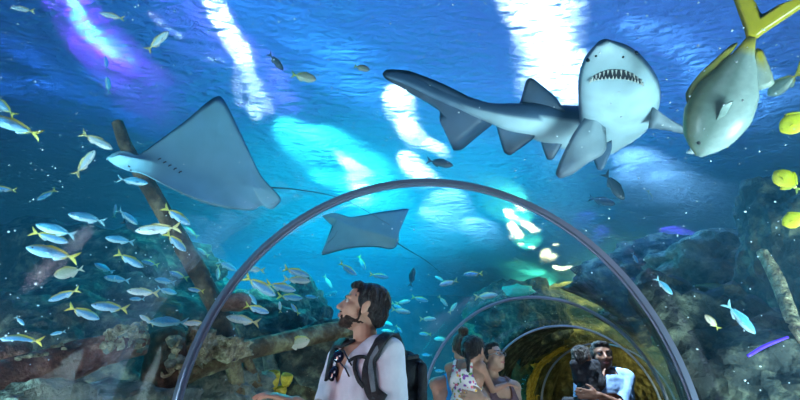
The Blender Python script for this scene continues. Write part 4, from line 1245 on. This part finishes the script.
    if P.get('beard'):
        b = bmesh.new(); Eb = lambda c, r, sub=3: ell(b, c, r, HM, sub)
        Eb((0, .040, -.0745), (.0475, .0460, .0320)); Eb((0, .068, -.089), (.0215, .0195, .0195)); Eb((0, .0875, -.0445), (.022, .0105, .0040))
        for q_ in (-1, 1):
            Eb((.0500*q_, .012, -.068), (.0134, .034, .015)); Eb((.0645*q_, .006, -.028), (.0070, .008, .034)); Eb((.0395*q_, .045, -.066), (.0160, .024, .014)); Eb((.022*q_, .082, -.058), (.006, .009, .012))
        remesh('beard', b, .004, M['beard'], root, smooth=2, cut=lambda p: ((HM.inverted() @ p).z > -.062 and (HM.inverted() @ p).y > .06 and abs((HM.inverted() @ p).x) < .026 and (HM.inverted() @ p).z < -.0495), disp=lambda p: .0015*noise.noise(p*120))
    if P.get('glasses'):
        g = empty('eyeglasses', (0, 0, 0)); g.parent = None
        for q_ in (-1, 1):
            b = bmesh.new(); rows = []
            for k in range(20):
                a = 2*PI*k/20; c = HM @ Vector((.031*q_+.022*math.cos(a), .101-abs(.031*q_+.022*math.cos(a))*.12, .004+.016*math.sin(a)))
                n_ = (hx*math.cos(a)+hz*math.sin(a))
                rows.append([c+n_*.0018*math.cos(w_)+hf*.0018*math.sin(w_) for w_ in [2*PI*j/6 for j in range(6)]])
            rows.append(rows[0]); loft(b, rows, close=True); bmesh.ops.remove_doubles(b, verts=b.verts, dist=1e-5)
            obj('rim', b, M['frame'], g)
            b = bmesh.new(); rcone(b, HM @ Vector((.053*q_, .095, .008)), HM @ Vector((.078*q_, -.005, .008)), .0018, .0018, seg=6); obj('temple', b, M['frame'], g)
        b = bmesh.new(); rcone(b, HM @ Vector((-.01, .101, .008)), HM @ Vector((.01, .101, .008)), .0018, .0018, seg=6); obj('bridge', b, M['frame'], g)
        g.location = root.location; g.rotation_euler = root.rotation_euler
        tag(g, P['glasses'], 'eyeglasses')
    # clothes
    def torso(b, k, low=.86, sleeve=None, arm_k=1.0):
        rcone(b, T(-.07, 0, 1.30), T(.07, 0, 1.30), .125*s+k, .125*s+k, .84, (0, 1, 0))
        rcone(b, T(0, 0, 1.34), T(0, 0, 1.05), .15*s+k, .135*s+k, .78, (0, 1, 0))
        rcone(b, T(-.05, 0, 1.08), T(.05, 0, 1.08), .12*s+k, .12*s+k, .85, (0, 1, 0))
        rcone(b, T(-.06, 0, low+.06), T(.06, 0, low+.06), .125*s+k, .125*s+k, .9, (0, 1, 0))
        for q_ in (-1, 1):
            rcone(b, T(.05*q_, -.01, 1.445), sh[q_], .050*s+k*.8, .056*s+k)
            rcone(b, T(.07*q_, .03, 1.36), T(.1*q_, .06, 1.27), .06*s+k, (.062 if fem else .05)*s+k)
            if sleeve:
                el, wr = arms[q_]; f = sleeve
                if f <= 1: rcone(b, sh[q_], sh[q_].lerp(el, f), .054*s+k, .058*s+k)
                else: rcone(b, sh[q_], el, .054*s+k, .045*s+k); rcone(b, el, el.lerp(wr, f-1), .045*s+k, .036*s+k)
    top = P.get('top')
    if top:
        b = bmesh.new(); torso(b, .014*s, P.get('hem', .84), top.get('sleeve'))
        fold = lambda p: .0035*noise.noise(Vector((p.x*14+off, p.y*14, p.z*9)))+.002*noise.noise(p*32)
        def cutf(p, top=top):
            q_ = p-lean
            zc = (q_.z/s); xx = abs(q_.x/s); yy = q_.y/s
            if zc < P.get('hem', .84)-.04: return True
            kind = top.get('neck', 'crew')
            if kind == 'vee' and yy > -.01 and zc > 1.30 and xx < (zc-1.30)*.42+.004: return True
            if kind in ('vee', 'crew') and xx < .068 and zc > 1.465-(.03 if yy > 0 else 0): return True
            if kind == 'crew' and xx < .07 and zc > 1.462 and yy > 0: return True
            if kind == 'tank':
                if zc > 1.34 and xx < .062+(zc-1.34)*.1 and yy > -.0: return True
                if zc > 1.40 and xx < .06: return True
                if xx > .118+max(0, 1.36-zc)*.35 and zc > 1.2: return True
            if kind == 'strapless' and zc > 1.33: return True
            sl = top.get('sleeve')
            if sl:
                for g_ in (-1, 1):
                    el, wr = arms[g_]
                    if sl <= 1:
                        ax_ = (el-sh[g_]).normalized(); h_ = (p-sh[g_]).dot(ax_); rad = (p-sh[g_]-ax_*h_).length
                        if h_ > sl*.29*s and rad < .10*s and p.x*g_ > .12*s: return True
                    else:
                        ax_ = (wr-el).normalized(); h_ = (p-el).dot(ax_); rad = (p-el-ax_*h_).length
                        if h_ > (sl-1)*.25*s and rad < .075*s: return True
            return False
        remesh('shirt' if not fem else 'blouse', b, max(.008, vox), top['mat'], root, smooth=4, cut=cutf, solid=.003, disp=fold)
    # trousers
    b = bmesh.new()
    rcone(b, T(-.07, 0, .94), T(.07, 0, .94), .122*s, .122*s, .9, (0, 1, 0))
    for q_ in (-1, 1):
        kn, an = P['_leg'][q_]
        rcone(b, hip[q_], kn, .095*s, .07*s); rcone(b, kn, an.lerp(kn, .06), .07*s, .055*s)
    remesh('trousers', b, .012, P.get('bottom', M['denim']), root, smooth=3)
    for q_ in (-1, 1):
        kn, an = P['_leg'][q_]; b = bmesh.new()
        rcone(b, an+Vector((0, -.025, -.035)), an+Vector((0, .15*s, -.045)), .047*s, .04*s, .9, (0, 0, 1))
        zmin = min(v.co.z for v in b.verts)
        for v in b.verts: v.co.z = max(v.co.z, an.z-.082*s)
        obj('shoe', b, M['shoe'], root)
    return root, HM, arms, sh, T

def foot_under(px, py, d):
    p = at(px, py, d); return (p.x, p.y, 0)
A = at
# --- the man with the backpack
man, HMm, armsM, shM, TM = person('man in grey-white V-neck shirt with short black hair and beard, gazing up to the left', foot_under(363, 345, 2.14), R(130), 1.70, M['skin_tan'], M['hair_black'], dict(
    head=A(363, 308, 2.15), look=(-1, -.12, .26), hair='short', beard=True,
    top=dict(mat=M['tee'], neck='vee', sleeve=.72),
    R=dict(elbow=A(322, 432, 2.2), wrist=A(295, 402, 2.0), hand=(-.9, -.3, .28), palm=(0, .2, -1), thumb=(0, 1, .2), curl=.45),
    L=dict(elbow=A(392, 440, 1.98), wrist=A(385, 520, 1.95))), vox=.005)
bpy.context.view_layer.update()
# --- the family group at the second rib
wg, HMw, armsW, shW, TW = person('woman with eyeglasses and dark hair looking up to the right', foot_under(494, 372, 3.5), R(205), 1.60, M['skin_tan'], M['hair_black'], dict(
    head=A(492, 358, 3.5), look=(.62, -.75, .22), hair='back', fem=True, glasses='thin metal eyeglasses on the face of the woman looking up',
    top=dict(mat=M['maroon'], neck='tank'),
    R=dict(elbow=A(496, 414, 3.22), wrist=A(484, 397, 2.98), hand=(-1, .25, .15), palm=(0, 1, 0), thumb=(0, 0, 1), curl=.25),
    L=dict(elbow=A(520, 420, 3.5), wrist=A(508, 440, 3.3))), vox=.007)
cc = A(466, 382, 3.22)
ch, HMc, _a, _b, _c = person('small child with dark hair in a sleeveless floral top, seen from behind', (cc.x, cc.y, cc.z-.80), R(-30), 1.08, M['skin_brown'], M['hair_black'], dict(
    head=A(474, 352, 3.22), look=(.55, .75, -.12), hair='pony', child=True, head_scale=.86,
    top=dict(mat=M['floral'], neck='tank'), legs='wrap', bottom=M['denim'],
    R=dict(elbow=A(489, 383, 3.25), wrist=A(502, 386, 3.35), hand=(.9, .3, -.1), palm=(-.2, .6, -.6), thumb=(0, 0, 1), curl=.4),
    L=dict(elbow=A(452, 385, 3.4), wrist=A(470, 392, 3.5))), vox=.006, cat='child')
wb, HMb, _a, _b, _c = person('woman with brown hair in a top bun and bare shoulder, mostly hidden behind the child', foot_under(455, 372, 3.85), R(20), 1.64, M['skin_tan'], M['hair_brown'], dict(
    head=A(462, 348, 3.8), look=(-.1, 1, .12), hair='bun', fem=True, top=dict(mat=M['cyan_cloth'], neck='tank'),
    L=dict(elbow=A(440, 405, 3.8), wrist=A(440, 430, 3.9)), R=dict(elbow=A(480, 405, 3.9), wrist=A(480, 440, 4.0))), vox=.008)
# --- the man in light blue with the toddler
mb, HMn, _a, _b, _c = person('man in light blue shirt with black hair, facing the camera and carrying a toddler', foot_under(604, 372, 4.15), R(186), 1.70, M['skin_dark_b'], M['hair_black'], dict(
    head=A(602, 356, 4.15), look=(-.15, -1, .02), hair='short', top=dict(mat=M['shirt_blue'], neck='crew', sleeve=1.1),
    R=dict(elbow=A(582, 398, 4.1), wrist=A(594, 392, 3.88), hand=(-.4, -.1, 1), palm=(.5, 1, 0), thumb=(1, 0, .3), curl=.3),
    L=dict(elbow=A(622, 398, 4.1), wrist=A(600, 396, 3.86), hand=(-1, 0, .1), palm=(0, 1, 0), thumb=(0, 0, 1), curl=.3)), vox=.008)
c2 = A(588, 384, 3.93)
tb, HMt, _a, _b, _c = person('toddler in dark clothes held on the chest of the man in light blue', (c2.x, c2.y, c2.z-.62), R(20), .92, M['skin_dark_b'], M['hair_black'], dict(
    head=A(582.5, 358, 3.93), look=(.75, .55, .0), hair='short', child=True, head_scale=.78,
    top=dict(mat=M['black_cloth'], neck='crew', sleeve=1.6), legs='wrap', bottom=M['black_cloth'],
    R=dict(elbow=A(600, 383, 3.95), wrist=A(604, 372, 4.05)), L=dict(elbow=A(578, 385, 4.0), wrist=A(590, 385, 4.1))), vox=.007, cat='child')
bpy.context.view_layer.update()

# --- things the backpack man carries
def world_bvh(objs):
    V, F = [], []
    for o_ in objs:
        b0 = len(V); V += [o_.matrix_world @ v.co for v in o_.data.vertices]; F += [[b0+i for i in p.vertices] for p in o_.data.polygons]
    return BVHTree.FromPolygons(V, F)
shirt = [c for c in man.children if c.name.startswith('shirt')][0]
mbv = world_bvh([shirt]+[c for c in man.children if c.name.startswith('body')])
CAM0 = Vector((0, 0, CAM_Z))
def onman(px, py, lift=.006):
    h = mbv.ray_cast(CAM0, ray(px, py).normalized())
    if h[0] is None:
        h = mbv.find_nearest(at(px, py, 2.1)); return h[0]+h[1]*lift, h[1]
    n_ = h[1] if h[1].dot(ray(px, py)) < 0 else -h[1]
    return h[0]+n_*lift, n_
def ribbon(name, pts, w, th, m, parent, base=Vector()):
    P = [p for p, n_ in pts]; Nn = [n_ for p, n_ in pts]
    P2 = catmull(P, 4); N2 = catmull(Nn, 4); rows = []
    for i, p in enumerate(P2):
        t = (P2[min(i+1, len(P2)-1)]-P2[max(0, i-1)]).normalized(); n_ = N2[i].normalized(); sd = t.cross(n_).normalized(); n_ = sd.cross(t)
        rows.append([p-base+sd*w*a+n_*th*b for a, b in ((-.5, 0), (-.5, .7), (-.38, 1), (.38, 1), (.5, .7), (.5, 0))])
    bm = bmesh.new(); v = loft(bm, rows, close=True); bm.faces.new(v[0]); bm.faces.new(v[-1])
    return obj(name, bm, m, parent)
# pack: behind the man (local -Y)
bp = empty('backpack', man.location, man.rotation_euler.z); tag(bp, 'black backpack with grey-edged shoulder straps worn by the man looking up', 'backpack')
bm = bmesh.new()
for z in (1.33, 1.20, 1.07): rcone(bm, (-.075, -.205, z), (.075, -.205, z), .085, .085, .85, (0, 1, 0))
rcone(bm, (-.05, -.20, 1.38), (.05, -.20, 1.38), .055, .055); rcone(bm, (-.06, -.27, 1.10), (.06, -.27, 1.10), .045, .045, .7, (0, 1, 0))
remesh('bag', bm, .008, M['pack'], bp, smooth=4, disp=lambda p: .003*noise.noise(p*25))
bm = bmesh.new(); rcone(bm, (-.165, -.20, 1.27), (-.165, -.20, 1.35), .024, .024, .8); rcone(bm, (-.16, -.20, 1.10), (-.16, -.20, 1.25), .030, .030, .7); obj('side_pocket', bm, M['pack'], bp)
bm = bmesh.new(); rcone(bm, (-.04, -.18, 1.47), (0, -.2, 1.51), .007, .007); rcone(bm, (0, -.2, 1.51), (.04, -.18, 1.47), .007, .007); obj('handle', bm, M['pack'], bp)
bm = bmesh.new(); rcone(bm, (-.14, -.14, 1.39), (-.13, -.20, 1.40), .010, .010); obj('buckle', bm, M['pack'], bp)
bpy.context.view_layer.update()
inv = bp.matrix_world.inverted(); i3 = inv.to_3x3()
def sp_(pts, lift=.006): return [(inv @ q_[0], (i3 @ q_[1])) for q_ in [onman(x, y, lift) for x, y in pts]]
def over(q_):   # strap path from the shoulder back down to the bag, in the man's own frame
    return [(Vector((.10*q_, -.14, 1.40)), Vector((0, -.4, 1))), (Vector((.105*q_, -.085, 1.478)), Vector((0, -.3, 1)))]
ribbon('strap', over(-1)+sp_([(384, 340), (378, 350), (372, 362), (370, 376), (374, 392), (384, 402)]), .058, .012, M['pack'], bp)
ribbon('strap_edge', sp_([(386, 341), (380, 350), (374.5, 362), (373, 376), (377, 392)], .017), .022, .004, M['strap_grey'], bp)
ribbon('strap', over(1)+sp_([(345, 338), (339, 345), (335, 354), (332, 366), (330, 380)]), .052, .012, M['pack'], bp)
ribbon('chest_strap', sp_([(372, 360), (364, 358), (357, 358), (350, 362)], .01), .014, .004, M['pack'], bp)
ribbon('webbing', sp_([(357, 358), (356, 368), (359, 380), (364, 388)], .01), .016, .004, M['pack'], bp)
# sunglasses hooked on the neckline
sg = empty('sunglasses', onman(343, 362)[0]); tag(sg, 'dark sunglasses hanging folded from the V of the grey-white shirt', 'sunglasses')
b0 = sg.location.copy()
for nm, cx_, cy_, rx, ry in (('lens', 342, 358, 6.0, 6.0), ('lens', 337.5, 374, 4.8, 7.4)):
    bm = bmesh.new(); c_, n_ = onman(cx_, cy_, .018); n_ = (-ray(cx_, cy_).normalized()+Vector((-.5, -.3, .1))).normalized()
    ang = R(20); rt = Vector((1, 0, 0)); up_ = n_.cross(rt).normalized()
    if up_.z < 0: up_ = -up_
    rt = up_.cross(n_).normalized(); k0 = px2m(1, 2.05)
    rows = []
    for (f, o_) in ((.05, .010), (.6, .008), (.92, .004), (1, 0), (.92, -.003), (.05, -.003)):
        rows.append([c_-b0+rt*(f*k0*(rx*math.cos(a)*math.cos(ang)-ry*math.sin(a)*math.sin(ang*-1)))+up_*(f*k0*(ry*math.sin(a)*math.cos(ang)+rx*math.cos(a)*math.sin(ang*-1)))+n_*o_ for a in [2*PI*k/20 for k in range(20)]])
    v = loft(bm, rows, close=True); bm.faces.new(v[0]); bm.faces.new(v[-1]); obj(nm, bm, M['lens'], sg)
for nm, pts in (('bridge', [(340, 364), (338, 368)]), ('temple', [(346, 352), (350, 359), (353, 366)]), ('temple', [(343, 364), (348, 369), (352, 377)])):
    bm = bmesh.new(); P_ = [onman(x, y, .014)[0]-b0 for x, y in pts]
    for a, b in zip(P_, P_[1:]): rcone(bm, a, b, .0035, .0035, seg=8)
    obj(nm, bm, M['lens'], sg)
